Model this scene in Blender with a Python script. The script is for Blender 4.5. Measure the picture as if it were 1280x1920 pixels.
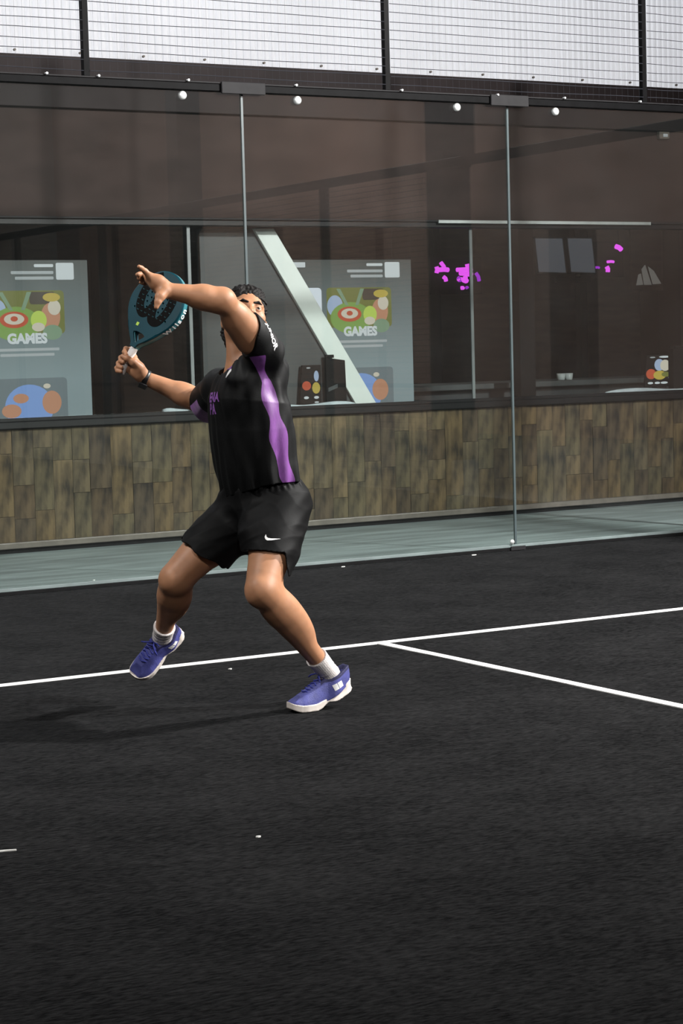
import bpy, bmesh, math, random
import numpy as np
from mathutils import Vector, Matrix
from mathutils.bvhtree import BVHTree

# ------------------------------------------------------------------ camera, world, light
scene = bpy.context.scene
for o in list(bpy.data.objects):
    bpy.data.objects.remove(o, do_unlink=True)
COL = scene.collection

CAM = np.array([-4.998, -11.301, 1.397])
YAW, PITCH, ROLL, FOC = 0.531, -0.080, -0.027, 3828.9
_r = np.array([math.cos(YAW), -math.sin(YAW), 0.0])
_f = np.array([math.sin(YAW), math.cos(YAW), 0.0])
_z = np.array([0, 0, 1.0])
FW = math.cos(PITCH) * _f + math.sin(PITCH) * _z
_u = -math.sin(PITCH) * _f + math.cos(PITCH) * _z
RT = math.cos(ROLL) * _r + math.sin(ROLL) * _u
UP = -math.sin(ROLL) * _r + math.cos(ROLL) * _u
camd = bpy.data.cameras.new('camera')
camd.sensor_fit = 'VERTICAL'; camd.sensor_height = 36.0
camd.lens = FOC / 1920 * 36.0
camd.clip_end = 200
cam = bpy.data.objects.new('camera', camd); COL.objects.link(cam)
M = Matrix(((RT[0], UP[0], -FW[0], CAM[0]), (RT[1], UP[1], -FW[1], CAM[1]), (RT[2], UP[2], -FW[2], CAM[2]), (0, 0, 0, 1)))
cam.matrix_world = M
scene.camera = cam

vs = scene.view_settings
vs.view_transform = 'Standard'; vs.look = 'None'; vs.gamma = 1.0; vs.use_curve_mapping = False
vs.exposure = 0.0

world = bpy.data.worlds.new('world'); scene.world = world; world.use_nodes = True
bg = world.node_tree.nodes['Background']
bg.inputs['Color'].default_value = (0.93, 0.95, 1.0, 1); bg.inputs['Strength'].default_value = 1.9

def area(name, loc, aim, size, power, col=(1, 0.98, 0.95)):
    d = bpy.data.lights.new(name, 'AREA'); d.shape = 'DISK'; d.size = size; d.energy = power; d.color = col
    o = bpy.data.objects.new(name, d); COL.objects.link(o); o.location = loc
    o.rotation_euler = (Vector(aim) - Vector(loc)).to_track_quat('-Z', 'Y').to_euler()
    return o
# court floodlights on tall masts, two each side
def flood(loc, aim, power, cone=95):
    d = bpy.data.lights.new('flood_light', 'SPOT'); d.energy = power; d.spot_size = math.radians(cone); d.spot_blend = 1.0; d.shadow_soft_size = 0.22; d.color = (1, 0.98, 0.95)
    o = bpy.data.objects.new('flood_light', d); COL.objects.link(o); o.location = loc
    o.rotation_euler = (Vector(aim) - Vector(loc)).to_track_quat('-Z', 'Y').to_euler()
flood((5.7, -6.6, 6.3), (1.0, -1.9, 0.8), 7600, 112)
flood((5.7, -13.0, 6.3), (-0.2, -3.0, 1.2), 5600, 80)
flood((-5.9, -4.6, 6.3), (0.4, -1.5, 0.6), 1300)
flood((-5.9, -13.5, 6.3), (0.5, -3.0, 0.6), 1100, 80)
# added unseen fill lamps, brightening the right hall wall for its glass reflection
area('hall_fill', (8.0, -20.0, 7.8), (14.0, -22.0, 2.5), 4.0, 1250, (1, 0.93, 0.86))
area('hall_fill', (9.0, -9.0, 7.8), (14.0, -12.0, 2.0), 3.0, 900, (0.9, 0.97, 1))
area('cafe_lamp', (4.6, 5.2, 2.7), (4.6, 5.2, 0), 1.2, 14, (1, 0.85, 0.7))

# ------------------------------------------------------------------ helpers
def at(x, y, w=0.0, d0=7.78):
    D = d0 - w
    return CAM + D * (FW + (x - 640) / FOC * RT - (y - 960) / FOC * UP)
def at_plane(x, y, axis, v):
    d = FW + (x - 640) / FOC * RT - (y - 960) / FOC * UP
    t = (v - CAM[axis]) / d[axis]
    return CAM + t * d
def at_y(x, y, v): return at_plane(x, y, 1, v)
def gnd(x, y): return at_plane(x, y, 2, 0.0)
def nrm(v): v = np.asarray(v, float); return v / np.linalg.norm(v)

def tag(o, label=None, cat=None, group=None, kind=None):
    if label: o['label'] = label
    if cat: o['category'] = cat
    if group: o['group'] = group
    if kind: o['kind'] = kind
    return o
def thing(name, label, cat, loc=(0, 0, 0), group=None):
    o = bpy.data.objects.new(name, None); COL.objects.link(o); o.location = loc
    o.empty_display_size = 0.1
    return tag(o, label, cat, group)
def link(name, me, mat=None, parent=None, smooth=False):
    o = bpy.data.objects.new(name, me); COL.objects.link(o)
    if mat is not None and not me.materials:
        me.materials.append(mat)
    if smooth: me.polygons.foreach_set('use_smooth', [True] * len(me.polygons))
    if parent is not None:
        o.parent = parent
        o.matrix_parent_inverse = world_of(parent).inverted()
    return o
def world_of(o):
    m = o.matrix_basis.copy()
    if o.parent is not None:
        m = world_of(o.parent) @ o.matrix_parent_inverse @ m
    return m

class MB:
    """collects primitives into one mesh"""
    def __init__(s): s.v = []; s.f = []
    def add(s, vs_, fs):
        n = len(s.v); s.v += [tuple(map(float, v)) for v in vs_]; s.f += [tuple(i + n for i in f) for f in fs]; return s
    def box(s, a, b):
        x0, y0, z0 = [min(a[i], b[i]) for i in range(3)]; x1, y1, z1 = [max(a[i], b[i]) for i in range(3)]
        return s.add([(x0, y0, z0), (x1, y0, z0), (x1, y1, z0), (x0, y1, z0), (x0, y0, z1), (x1, y0, z1), (x1, y1, z1), (x0, y1, z1)],
                     [(0, 3, 2, 1), (4, 5, 6, 7), (0, 1, 5, 4), (1, 2, 6, 5), (2, 3, 7, 6), (3, 0, 4, 7)])
    def bar(s, a, b, w, h=None, up=(0, 0, 1)):
        h = w if h is None else h
        a = np.array(a, float); b = np.array(b, float); d = nrm(b - a); up = np.array(up, float)
        if abs(d @ up) > 0.98: up = np.array([0, 1.0, 0])
        x = nrm(np.cross(d, up)) * w / 2; y = nrm(np.cross(x, d)) * h / 2
        vv = [a - x - y, a + x - y, a + x + y, a - x + y, b - x - y, b + x - y, b + x + y, b - x + y]
        return s.add(vv, [(0, 1, 2, 3), (7, 6, 5, 4), (0, 4, 5, 1), (1, 5, 6, 2), (2, 6, 7, 3), (3, 7, 4, 0)])
    def tube(s, pts, r, n=8, cap=True):
        pts = [np.array(p, float) for p in pts]; rs = r if hasattr(r, '__len__') else [r] * len(pts)
        up = np.array([0, 0, 1.0]); rings = []
        for i, p in enumerate(pts):
            d = nrm(pts[min(i + 1, len(pts) - 1)] - pts[max(i - 1, 0)])
            if i == 0:
                if abs(d @ up) > 0.9: up = np.array([0, 1.0, 0])
            x = nrm(np.cross(d, up)); up = np.cross(x, d)
            rings.append([p + rs[i] * (x * math.cos(2 * math.pi * k / n) + up * math.sin(2 * math.pi * k / n)) for k in range(n)])
        vv = [v for rg in rings for v in rg]; ff = []
        for i in range(len(pts) - 1):
            for k in range(n):
                ff.append((i * n + k, i * n + (k + 1) % n, (i + 1) * n + (k + 1) % n, (i + 1) * n + k))
        if cap: ff.append(tuple(range(n - 1, -1, -1))); ff.append(tuple((len(pts) - 1) * n + k for k in range(n)))
        return s.add(vv, ff)
    def prism(s, poly, fr, th):
        """poly: 2d points; fr: function (x,y,h)->3d"""
        n = len(poly)
        vv = [fr(x, y, 0) for x, y in poly] + [fr(x, y, th) for x, y in poly]
        ff = [tuple(range(n)), tuple(range(2 * n - 1, n - 1, -1))]
        for i in range(n): ff.append((i, i + n, (i + 1) % n + n, (i + 1) % n))
        return s.add(vv, ff)
    def mesh(s, name, bevel=0, seg=1):
        me = bpy.data.meshes.new(name); me.from_pydata(s.v, [], s.f)
        bm = bmesh.new(); bm.from_mesh(me)
        bmesh.ops.recalc_face_normals(bm, faces=bm.faces)
        if bevel: bmesh.ops.bevel(bm, geom=list(bm.edges), offset=bevel, segments=seg, affect='EDGES', profile=0.5)
        bm.to_mesh(me); bm.free(); return me
    def build(s, name, mat, parent=None, bevel=0, smooth=False, seg=1):
        return link(name, s.mesh(name, bevel, seg), mat, parent, smooth)
def box(name, a, b, mat, parent=None, bevel=0): return MB().box(a, b).build(name, mat, parent, bevel)

# ------------------------------------------------------------------ materials
def N(nt, t, **kw):
    n = nt.nodes.new(t)
    for k, v in kw.items():
        if hasattr(n, k): setattr(n, k, v)
        else: n.inputs[k.replace('_', ' ')].default_value = v
    return n
def rgb(c): return (c[0], c[1], c[2], 1)
def mat(name, col, rough=0.6, metal=0.0, var=0.0, scale=8.0, stretch=(1, 1, 1), bump=0.0, bscale=None, spec=0.5, emit=None, estr=1.0, sss=0.0, sheen=0.0, col2=None, detail=4.0):
    m = bpy.data.materials.new(name); m.use_nodes = True; nt = m.node_tree; p = nt.nodes['Principled BSDF']
    p.inputs['Base Color'].default_value = rgb(col); p.inputs['Roughness'].default_value = rough; p.inputs['Metallic'].default_value = metal
    p.inputs['Specular IOR Level'].default_value = spec
    if sheen: p.inputs['Sheen Weight'].default_value = sheen; p.inputs['Sheen Roughness'].default_value = 0.4
    if sss:
        p.inputs['Subsurface Weight'].default_value = sss; p.inputs['Subsurface Radius'].default_value = (1, 0.35, 0.2); p.inputs['Subsurface Scale'].default_value = 0.008
    if emit is not None:
        p.inputs['Emission Color'].default_value = rgb(emit); p.inputs['Emission Strength'].default_value = estr
    if var or bump or col2:
        tc = N(nt, 'ShaderNodeTexCoord'); mp = N(nt, 'ShaderNodeMapping'); mp.inputs['Scale'].default_value = stretch
        nt.links.new(tc.outputs['Object'], mp.inputs['Vector'])
        nz = N(nt, 'ShaderNodeTexNoise'); nz.inputs['Scale'].default_value = scale; nz.inputs['Detail'].default_value = detail
        nt.links.new(mp.outputs[0], nz.inputs['Vector'])
        cr = N(nt, 'ShaderNodeValToRGB'); e = cr.color_ramp.elements
        c2 = col2 if col2 else [min(1, c * (1 + var)) for c in col]; c1 = [c * (1 - var) for c in col] if not col2 else col
        e[0].position = 0.35; e[0].color = rgb(c1); e[1].position = 0.65; e[1].color = rgb(c2)
        nt.links.new(nz.outputs['Fac'], cr.inputs[0]); nt.links.new(cr.outputs[0], p.inputs['Base Color'])
        if bump:
            nb = nz
            if bscale:
                nb = N(nt, 'ShaderNodeTexNoise'); nb.inputs['Scale'].default_value = bscale; nb.inputs['Detail'].default_value = 3
                nt.links.new(mp.outputs[0], nb.inputs['Vector'])
            b = N(nt, 'ShaderNodeBump'); b.inputs['Strength'].default_value = bump; b.inputs['Distance'].default_value = 0.01
            nt.links.new(nb.outputs['Fac'], b.inputs['Height']); nt.links.new(b.outputs[0], p.inputs['Normal'])
    return m
def glass_mat(name, tint, f0=0.045, haze=0.0):
    """clear sheet glass: Schlick reflection over a faint green tint, a trace of dust"""
    m = bpy.data.materials.new(name); m.use_nodes = True; nt = m.node_tree; nt.nodes.clear()
    out = N(nt, 'ShaderNodeOutputMaterial'); tr = N(nt, 'ShaderNodeBsdfTransparent'); tr.inputs[0].default_value = rgb(tint)
    gl = N(nt, 'ShaderNodeBsdfGlossy'); gl.inputs['Roughness'].default_value = 0.0
    ge = N(nt, 'ShaderNodeNewGeometry'); dt = N(nt, 'ShaderNodeVectorMath', operation='DOT_PRODUCT')
    nt.links.new(ge.outputs['Incoming'], dt.inputs[0]); nt.links.new(ge.outputs['Normal'], dt.inputs[1])
    ab = N(nt, 'ShaderNodeMath', operation='ABSOLUTE'); nt.links.new(dt.outputs['Value'], ab.inputs[0])
    om = N(nt, 'ShaderNodeMath', operation='SUBTRACT'); om.inputs[0].default_value = 1; nt.links.new(ab.outputs[0], om.inputs[1])
    pw = N(nt, 'ShaderNodeMath', operation='POWER'); pw.inputs[1].default_value = 5; nt.links.new(om.outputs[0], pw.inputs[0])
    ml = N(nt, 'ShaderNodeMath', operation='MULTIPLY_ADD'); ml.inputs[1].default_value = 1 - f0; ml.inputs[2].default_value = f0
    nt.links.new(pw.outputs[0], ml.inputs[0])
    mx = N(nt, 'ShaderNodeMixShader'); nt.links.new(ml.outputs[0], mx.inputs[0]); nt.links.new(tr.outputs[0], mx.inputs[1]); nt.links.new(gl.outputs[0], mx.inputs[2])
    last = mx
    if haze:
        df = N(nt, 'ShaderNodeBsdfDiffuse'); df.inputs[0].default_value = (0.6, 0.65, 0.65, 1)
        nz = N(nt, 'ShaderNodeTexNoise'); nz.inputs['Scale'].default_value = 2.5; nz.inputs['Detail'].default_value = 6
        tc = N(nt, 'ShaderNodeTexCoord'); nt.links.new(tc.outputs['Object'], nz.inputs['Vector'])
        mm = N(nt, 'ShaderNodeMath', operation='MULTIPLY'); mm.inputs[1].default_value = haze * 2; nt.links.new(nz.outputs['Fac'], mm.inputs[0])
        m2 = N(nt, 'ShaderNodeMixShader'); nt.links.new(mm.outputs[0], m2.inputs[0]); nt.links.new(mx.outputs[0], m2.inputs[1]); nt.links.new(df.outputs[0], m2.inputs[2]); last = m2
    nt.links.new(last.outputs[0], out.inputs[0])
    return m

def turf_mat():
    m = bpy.data.materials.new('black_turf'); m.use_nodes = True; nt = m.node_tree; p = nt.nodes['Principled BSDF']
    p.inputs['Roughness'].default_value = 0.95; p.inputs['Specular IOR Level'].default_value = 0.04
    p.inputs['Sheen Weight'].default_value = 0.030; p.inputs['Sheen Roughness'].default_value = 0.32; p.inputs['Sheen Tint'].default_value = (0.85, 0.92, 1, 1)
    tc = N(nt, 'ShaderNodeTexCoord')
    def noise(scale, det, st=(1, 1, 1), rot=0):
        mp = N(nt, 'ShaderNodeMapping'); mp.inputs['Scale'].default_value = st; mp.inputs['Rotation'].default_value = (0, 0, rot)
        nt.links.new(tc.outputs['Object'], mp.inputs['Vector'])
        n = N(nt, 'ShaderNodeTexNoise'); n.inputs['Scale'].default_value = scale; n.inputs['Detail'].default_value = det
        nt.links.new(mp.outputs[0], n.inputs['Vector']); return n
    fine = noise(34, 6, (1.0, 2.3, 1), 0.53); blot = noise(2.2, 5); tuft = noise(11, 4, (1.0, 2.0, 1), 0.53)
    cr = N(nt, 'ShaderNodeValToRGB'); e = cr.color_ramp.elements
    e[0].position = 0.41; e[0].color = (0.0005, 0.0005, 0.0006, 1); e[1].position = 0.66; e[1].color = (0.0165, 0.0163, 0.0168, 1)
    a = N(nt, 'ShaderNodeMath', operation='MULTIPLY_ADD'); a.inputs[1].default_value = 0.55; nt.links.new(fine.outputs['Fac'], a.inputs[0])
    b = N(nt, 'ShaderNodeMath', operation='MULTIPLY_ADD'); b.inputs[1].default_value = 0.22; b.inputs[2].default_value = 0.0; nt.links.new(blot.outputs['Fac'], b.inputs[0])
    c = N(nt, 'ShaderNodeMath', operation='MULTIPLY_ADD'); c.inputs[1].default_value = 0.25; nt.links.new(tuft.outputs['Fac'], c.inputs[0]); nt.links.new(b.outputs[0], c.inputs[2])
    nt.links.new(c.outputs[0], a.inputs[2]); nt.links.new(a.outputs[0], cr.inputs[0])
    # pale sand grains caught in the pile
    gr = noise(230, 2, (1, 1.8, 1), 0.45); g2 = N(nt, 'ShaderNodeMath', operation='GREATER_THAN'); g2.inputs[1].default_value = 0.74; nt.links.new(gr.outputs['Fac'], g2.inputs[0])
    mx = N(nt, 'ShaderNodeMixRGB'); mx.inputs[2].default_value = (0.07, 0.068, 0.064, 1); nt.links.new(g2.outputs[0], mx.inputs[0]); nt.links.new(cr.outputs[0], mx.inputs[1])
    nt.links.new(mx.outputs[0], p.inputs['Base Color'])
    bp = N(nt, 'ShaderNodeBump'); bp.inputs['Strength'].default_value = 0.9; bp.inputs['Distance'].default_value = 0.012
    nt.links.new(a.outputs[0], bp.inputs['Height']); nt.links.new(bp.outputs[0], p.inputs['Normal'])
    return m

MT = {}
MT['turf'] = turf_mat()
MT['line'] = mat('white_line', (0.85, 0.85, 0.83), 0.8, var=0.06, scale=60, bump=0.2)
MT['path'] = mat('path_paint', (0.19, 0.228, 0.230), 0.5, var=0.28, scale=2.2, stretch=(0.5, 3.2, 1), spec=0.3)
MT['black'] = mat('black_steel', (0.0035, 0.0035, 0.004), 0.5, var=0.2, scale=20, spec=0.05)
MT['blackmatt'] = mat('black_matt', (0.004, 0.004, 0.0045), 0.8, var=0.2, scale=20, spec=0.15)
MT['frame'] = mat('window_frame_black', (0.006, 0.006, 0.007), 0.45, var=0.15, scale=14, spec=0.25)
MT['wall'] = mat('brown_cladding', (0.028, 0.0185, 0.0165), 0.7, var=0.16, scale=2.2, stretch=(1, 1, 3), bump=0.05, spec=0.12)
MT['beam'] = mat('eaves_beam', (0.016, 0.012, 0.0125), 0.6, var=0.12, scale=4, spec=0.1)
MT['kerb'] = mat('grey_kerb', (0.12, 0.105, 0.09), 0.85, var=0.15, scale=9, bump=0.1)
MT['alu'] = mat('aluminium', (0.42, 0.46, 0.46), 0.45, 0.7, var=0.08, scale=12)
MT['strip'] = mat('base_strip_grey', (0.15, 0.185, 0.185), 0.5, var=0.12, scale=6, spec=0.3)
MT['plate'] = mat('clamp_plate_grey', (0.016, 0.0155, 0.017), 0.6, var=0.12, scale=14, spec=0.15)
MT['bolt'] = mat('bolt_head', (0.72, 0.74, 0.74), 0.3, 0.4, var=0.05, scale=30)
MT['wire'] = mat('mesh_wire', (0.03, 0.032, 0.04), 0.5, var=0.1, scale=40)
MT['glass'] = glass_mat('court_glass', (0.945, 0.97, 0.96), 0.05, 0.0035)
MT['wglass'] = glass_mat('window_glass', (0.95, 0.96, 0.96), 0.04, 0.0)
MT['edge'] = mat('polished_glass_edge', (0.060, 0.080, 0.085), 0.3, var=0.1, scale=5)
MT['joint'] = mat('pane_joint_grey', (0.15, 0.165, 0.17), 0.4, var=0.1, scale=5)
MT['hall'] = mat('hall_wall_grey', (0.30, 0.29, 0.28), 0.9, var=0.12, scale=0.7)
MT['hallbrown'] = mat('hall_wall_brown', (0.36, 0.23, 0.185), 0.9, var=0.12, scale=0.7)
MT['hallceil'] = mat('hall_ceiling', (0.10, 0.10, 0.10), 0.9, var=0.1, scale=0.8)
MT['hallfloor'] = mat('hall_floor', (0.08, 0.085, 0.085), 0.8, var=0.1, scale=2)
MT['room'] = mat('cafe_wall_brown', (0.045, 0.030, 0.024), 0.85, var=0.3, scale=3, stretch=(1, 1, 6))
MT['roomfloor'] = mat('cafe_floor', (0.03, 0.027, 0.025), 0.6, var=0.2, scale=4)
MT['white'] = mat('white_board', (0.68, 0.715, 0.69), 0.5, var=0.03, scale=4)
MT['greyp'] = mat('dark_grey_panel', (0.040, 0.044, 0.047), 0.6, var=0.12, scale=5)
MT['counter'] = mat('counter_grey', (0.07, 0.078, 0.08), 0.5, var=0.15, scale=6)
MT['cloth'] = mat('pale_cloth', (0.45, 0.50, 0.54), 0.9, var=0.12, scale=12, bump=0.2)
def sheet_mat():
    m = bpy.data.materials.new('translucent_sheet'); m.use_nodes = True; nt = m.node_tree; nt.nodes.clear()
    out = N(nt, 'ShaderNodeOutputMaterial'); t = N(nt, 'ShaderNodeBsdfTranslucent'); d = N(nt, 'ShaderNodeBsdfDiffuse')
    tc = N(nt, 'ShaderNodeTexCoord'); nz = N(nt, 'ShaderNodeTexNoise'); nz.inputs['Scale'].default_value = 1.2
    nt.links.new(tc.outputs['Object'], nz.inputs['Vector'])
    cr = N(nt, 'ShaderNodeValToRGB'); cr.color_ramp.elements[0].color = (0.72, 0.72, 0.73, 1); cr.color_ramp.elements[1].color = (0.86, 0.86, 0.87, 1)
    nt.links.new(nz.outputs['Fac'], cr.inputs[0]); nt.links.new(cr.outputs[0], t.inputs[0])
    d.inputs[0].default_value = (0.7, 0.7, 0.72, 1)
    mx = N(nt, 'ShaderNodeMixShader'); mx.inputs[0].default_value = 0.12
    nt.links.new(t.outputs[0], mx.inputs[1]); nt.links.new(d.outputs[0], mx.inputs[2]); nt.links.new(mx.outputs[0], out.inputs[0]); return m
MT['sheet'] = sheet_mat()
def flat(name, col, strength=1.0):   # something a lit display shows
    return mat(name, (0.01, 0.01, 0.01), 0.4, emit=col, estr=strength, spec=0.2)
def grad_screen(name, top, bottom, z0, z1):
    m = mat(name, (0.01, 0.01, 0.01), 0.3, emit=(1, 1, 1), estr=1.0, spec=0.3); nt = m.node_tree; p = nt.nodes['Principled BSDF']
    tc = N(nt, 'ShaderNodeTexCoord'); sp = N(nt, 'ShaderNodeSeparateXYZ'); nt.links.new(tc.outputs['Object'], sp.inputs[0])
    mr = N(nt, 'ShaderNodeMapRange'); mr.inputs[1].default_value = z0; mr.inputs[2].default_value = z1; nt.links.new(sp.outputs['Z'], mr.inputs[0])
    cr = N(nt, 'ShaderNodeValToRGB'); cr.color_ramp.elements[0].color = rgb(bottom); cr.color_ramp.elements[1].color = rgb(top)
    nt.links.new(mr.outputs[0], cr.inputs[0]); nt.links.new(cr.outputs[0], p.inputs['Emission Color']); return m
random.seed(4)
PLANK = []
for i, c in enumerate([(0.105, 0.078, 0.052), (0.125, 0.098, 0.066), (0.085, 0.062, 0.042), (0.10, 0.082, 0.060), (0.075, 0.058, 0.044), (0.115, 0.085, 0.052), (0.095, 0.080, 0.055)]):
    PLANK.append(mat('weathered_plank_%d' % i, [k * 0.20 for k in c], 0.75, scale=5.5, stretch=(2.6, 1, 0.8), bump=0.12, col2=[c[0] * 1.0, c[1] * 0.94, c[2] * 0.75], spec=0.25, detail=7))

# ------------------------------------------------------------------ setting
def struct(o): o['kind'] = 'structure'; return o
WY = 2.42
fl = struct(box('floor', (-5.05, -21, -0.06), (5.6, -0.03, 0.0), MT['turf']))
struct(box('floor_path', (-8, -0.03, -0.06), (12, WY + 0.02, -0.001), MT['path']))
struct(box('floor_hall', (-14, -34, -0.10), (14, WY, -0.061), MT['hallfloor']))
SY = -3.05 - 0.06
struct(box('trim_service_line', (-5, SY - 0.025, 0), (5, SY + 0.025, 0.004), MT['line']))
struct(box('trim_centre_line', (-0.025, -16.9, 0), (0.025, SY - 0.025, 0.004), MT['line']))
struct(box('trim_far_service_line', (-5, -17.0, 0), (5, -16.95, 0.004), MT['line']))

# back wall of the hall: kerb, planks, sill, window, cladding, translucent sheet
wl = struct(box('wall_back', (-6, WY + 0.012, 0), (12.5, WY + 0.16, 0.885), MT['blackmatt']))
struct(box('baseboard_back', (-6, WY - 0.05, 0.034), (12.5, WY + 0.012, 0.075), MT['kerb'], None, 0.004))
struct(box('trim_kerb_shadow', (-6, WY - 0.02, -0.001), (12.5, WY + 0.012, 0.034), MT['blackmatt']))  # black strip stands in for the shadow line under the kerb
struct(box('trim_header_glint', (4.0, WY - 0.045, 2.366), (6.15, WY - 0.0305, 2.392), MT['alu'], None, 0.002))  # pale strip stands in for light caught on this stretch of flashing
rng = random.Random(11)
x = -3.6; ci = 0; nplank = 0
meshcache = {}
while x < 8.2:
    w = rng.choice((0.135, 0.15, 0.16, 0.17)); z = 0.076; 
    first = True
    while z < 0.88:
        h = rng.choice((0.16, 0.24, 0.34, 0.45, 0.6, 0.75))
        if first: h *= rng.uniform(0.4, 1.0); first = False
        if 0.884 - (z + h) < 0.12: h = 0.884 - z
        dp = rng.uniform(0.008, 0.0135)
        me = MB().box((0, -dp, 0), (w - 0.0018, 0, h - 0.0018)).mesh('plank', 0.0006); me.materials.append(rng.choice(PLANK))
        o = link('plank', me, None, wl); o.location = (x, WY + 0.012, z); nplank += 1
        z += h
    x += w
# sill, jambs and header of the long window
w1 = struct(MB().box((-6, WY - 0.035, 0.886), (12.5, WY + 0.25, 0.938)).build('window_1', MT['frame'], None, 0.006))
box('window_sill', (-6, WY - 0.03, 0.938), (12.5, WY + 0.02, 0.962), MT['frame'], w1, 0.003)
box('window_header', (-6, WY - 0.012, 2.335), (12.5, WY + 0.12, 2.375), MT['frame'], w1, 0.004)
box('window_flashing', (-6, WY - 0.03, 2.378), (12.5, WY + 0.02, 2.392), MT['plate'], w1, 0.002)
xs = [-4.2, -0.72, 1.823, 4.356, 6.9, 9.5, 12.3]
for a, b in zip(xs[:-1], xs[1:]):
    box('pane', (a + 0.014, WY + 0.035, 0.962), (b - 0.014, WY + 0.041, 2.336), MT['wglass'], w1)
for a in xs:
    box('pane_joint', (a - 0.013, WY + 0.032, 0.962), (a + 0.013, WY + 0.044, 2.336), MT['joint'], w1)
struct(box('wall_cladding', (-6, WY, 2.376), (12.5, WY + 0.14, 3.515), MT['wall']))
struct(box('trim_eaves', (-6, WY - 0.035, 3.16), (12.5, WY + 0.0, 3.525), MT['beam'], None, 0.004))
# corrugated translucent sheet above
mb = MB(); pitch = 0.056; nseg = int(18.5 / pitch * 8); vv = []; ff = []
for i in range(nseg + 1):
    xx = -6 + 18.5 * i / nseg; yy = WY + 0.05 + 0.016 * math.cos(2 * math.pi * xx / pitch)
    vv += [(xx, yy, 3.50), (xx, yy, 8.2)]
    if i: ff.append((2 * i - 2, 2 * i, 2 * i + 1, 2 * i - 1))
sh = struct(mb.add(vv, ff).build('wall_translucent', MT['sheet'], None, 0, True))
for zz in (3.56, 5.2, 6.8):
    for k in range(0, 34):
        xx = -4.5 + k * 0.5
        if zz > 4: continue
        MB().tube([(xx, WY + 0.03, zz), (xx, WY + 0.012, zz)], 0.009, 8).build('sheet_screw', MT['kerb'], sh)
q = at_y(1245, 247, WY - 0.04); q[2] -= 0.03
sn = thing('wall_sensor', 'small pale sensor box high on the brown wall at the right', 'sensor', (q[0], WY - 0.02, q[2]))
box('housing', (q[0] - 0.055, WY - 0.045, q[2] - 0.03), (q[0] + 0.055, WY - 0.0005, q[2] + 0.03), MT['kerb'], sn, 0.006); box('lens', (q[0] - 0.02, WY - 0.052, q[2] - 0.015), (q[0] + 0.03, WY - 0.0455, q[2] + 0.012), MT['cloth'], sn, 0.003)
# rest of the hall shell (behind and beside the camera)
struct(box('wall_right', (14, -34, -0.1), (14.2, WY, 8.4), MT['hallbrown']))
struct(box('wall_left', (-14.2, -34, -0.1), (-14, WY, 8.4), MT['hall']))
struct(box('wall_front', (-14.2, -34.2, -0.1), (14.2, -34, 8.4), MT['hall']))
struct(box('ceiling', (-14.2, -34.2, 8.2), (14.2, WY + 0.1, 8.4), MT['hallceil']))
struct(box('wall_back_left', (-14.2, WY, -0.1), (-6, WY + 0.16, 8.4), MT['wall']))
struct(box('wall_back_right', (12.5, WY, -0.1), (14.2, WY + 0.16, 8.4), MT['wall']))
# cafe room behind the window
struct(box('floor_cafe', (-6, WY + 0.16, -0.06), (12.5, 8.2, 0.0), MT['roomfloor']))
struct(box('wall_cafe_rear', (-6, 8.2, -0.06), (12.5, 8.35, 3.1), MT['room']))
struct(box('wall_cafe_left', (-6.1, WY + 0.16, -0.06), (-6, 8.2, 3.1), MT['room']))
struct(box('wall_cafe_right', (12.5, WY + 0.16, -0.06), (12.6, 8.2, 3.1), MT['room']))
struct(box('ceiling_cafe', (-6, WY + 0.14, 3.0), (12.5, 8.35, 3.1), MT['room']))

# ------------------------------------------------------------------ glass back wall of the court
rail = thing('glass_wall', 'clear glass back wall of the court under a black head rail', 'glass wall', (1, 0, 0))
def pane(xa, xb):
    t = box('glass_panel', (xa + 0.008, -0.006, 0.022), (xb - 0.008, 0.006, 2.985), MT['glass'], rail)
    box('edge_strip', (xa - 0.0075, -0.0075, 0.041), (xa + 0.0075, 0.0075, 2.984), MT['edge'], t)
    for xx in ((xa + 0.39, xb - 0.41)):
        MB().tube([(xx, -0.008, 2.953), (xx, -0.022, 2.953), (xx, -0.030, 2.953)], [0.026, 0.026, 0.019], 18).build('bolt', MT['bolt'], t, 0, True)
for xa, xb in [(-3, -1), (-1, 1), (1, 3), (3, 5)]: pane(xa, xb)
box('head_rail', (-5, -0.028, 2.985), (5.04, 0.028, 3.032), MT['black'], rail, 0.004)
box('rail_lip', (-5, -0.034, 3.033), (5.04, -0.022, 3.040), MT['plate'], rail)
box('base_channel', (-5, -0.024, 0.0), (5.04, 0.024, 0.020), MT['blackmatt'], rail, 0.002)
box('base_strip', (-5, -0.012, 0.0205), (5.04, 0.012, 0.040), MT['strip'], rail, 0.002)
for k, xx in enumerate((-1, 1, 3)):
    c = box('clamp_plate', (xx - 0.155, -0.045, 2.972), (xx + 0.150, -0.029, 3.045), MT['plate'], rail, 0.003)
    box('foot_clamp', (xx - 0.06, -0.036, 0.002), (xx + 0.06, -0.0245, 0.030), MT['plate'], rail, 0.002)
    MB().tube([(xx - 0.04, -0.012, 0.06), (xx - 0.04, -0.024, 0.06)], 0.016, 14).build('bolt', MT['bolt'], rail, 0, True)
for xx in (-0.30, 0.03, 0.62, 1.37, 2.15, 2.9, 3.45, 4.1):
    MB().tube([(xx, -0.028, 3.043), (xx, -0.05, 3.043)], 0.007, 8).build('rail_screw', MT['bolt'], rail)
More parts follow.
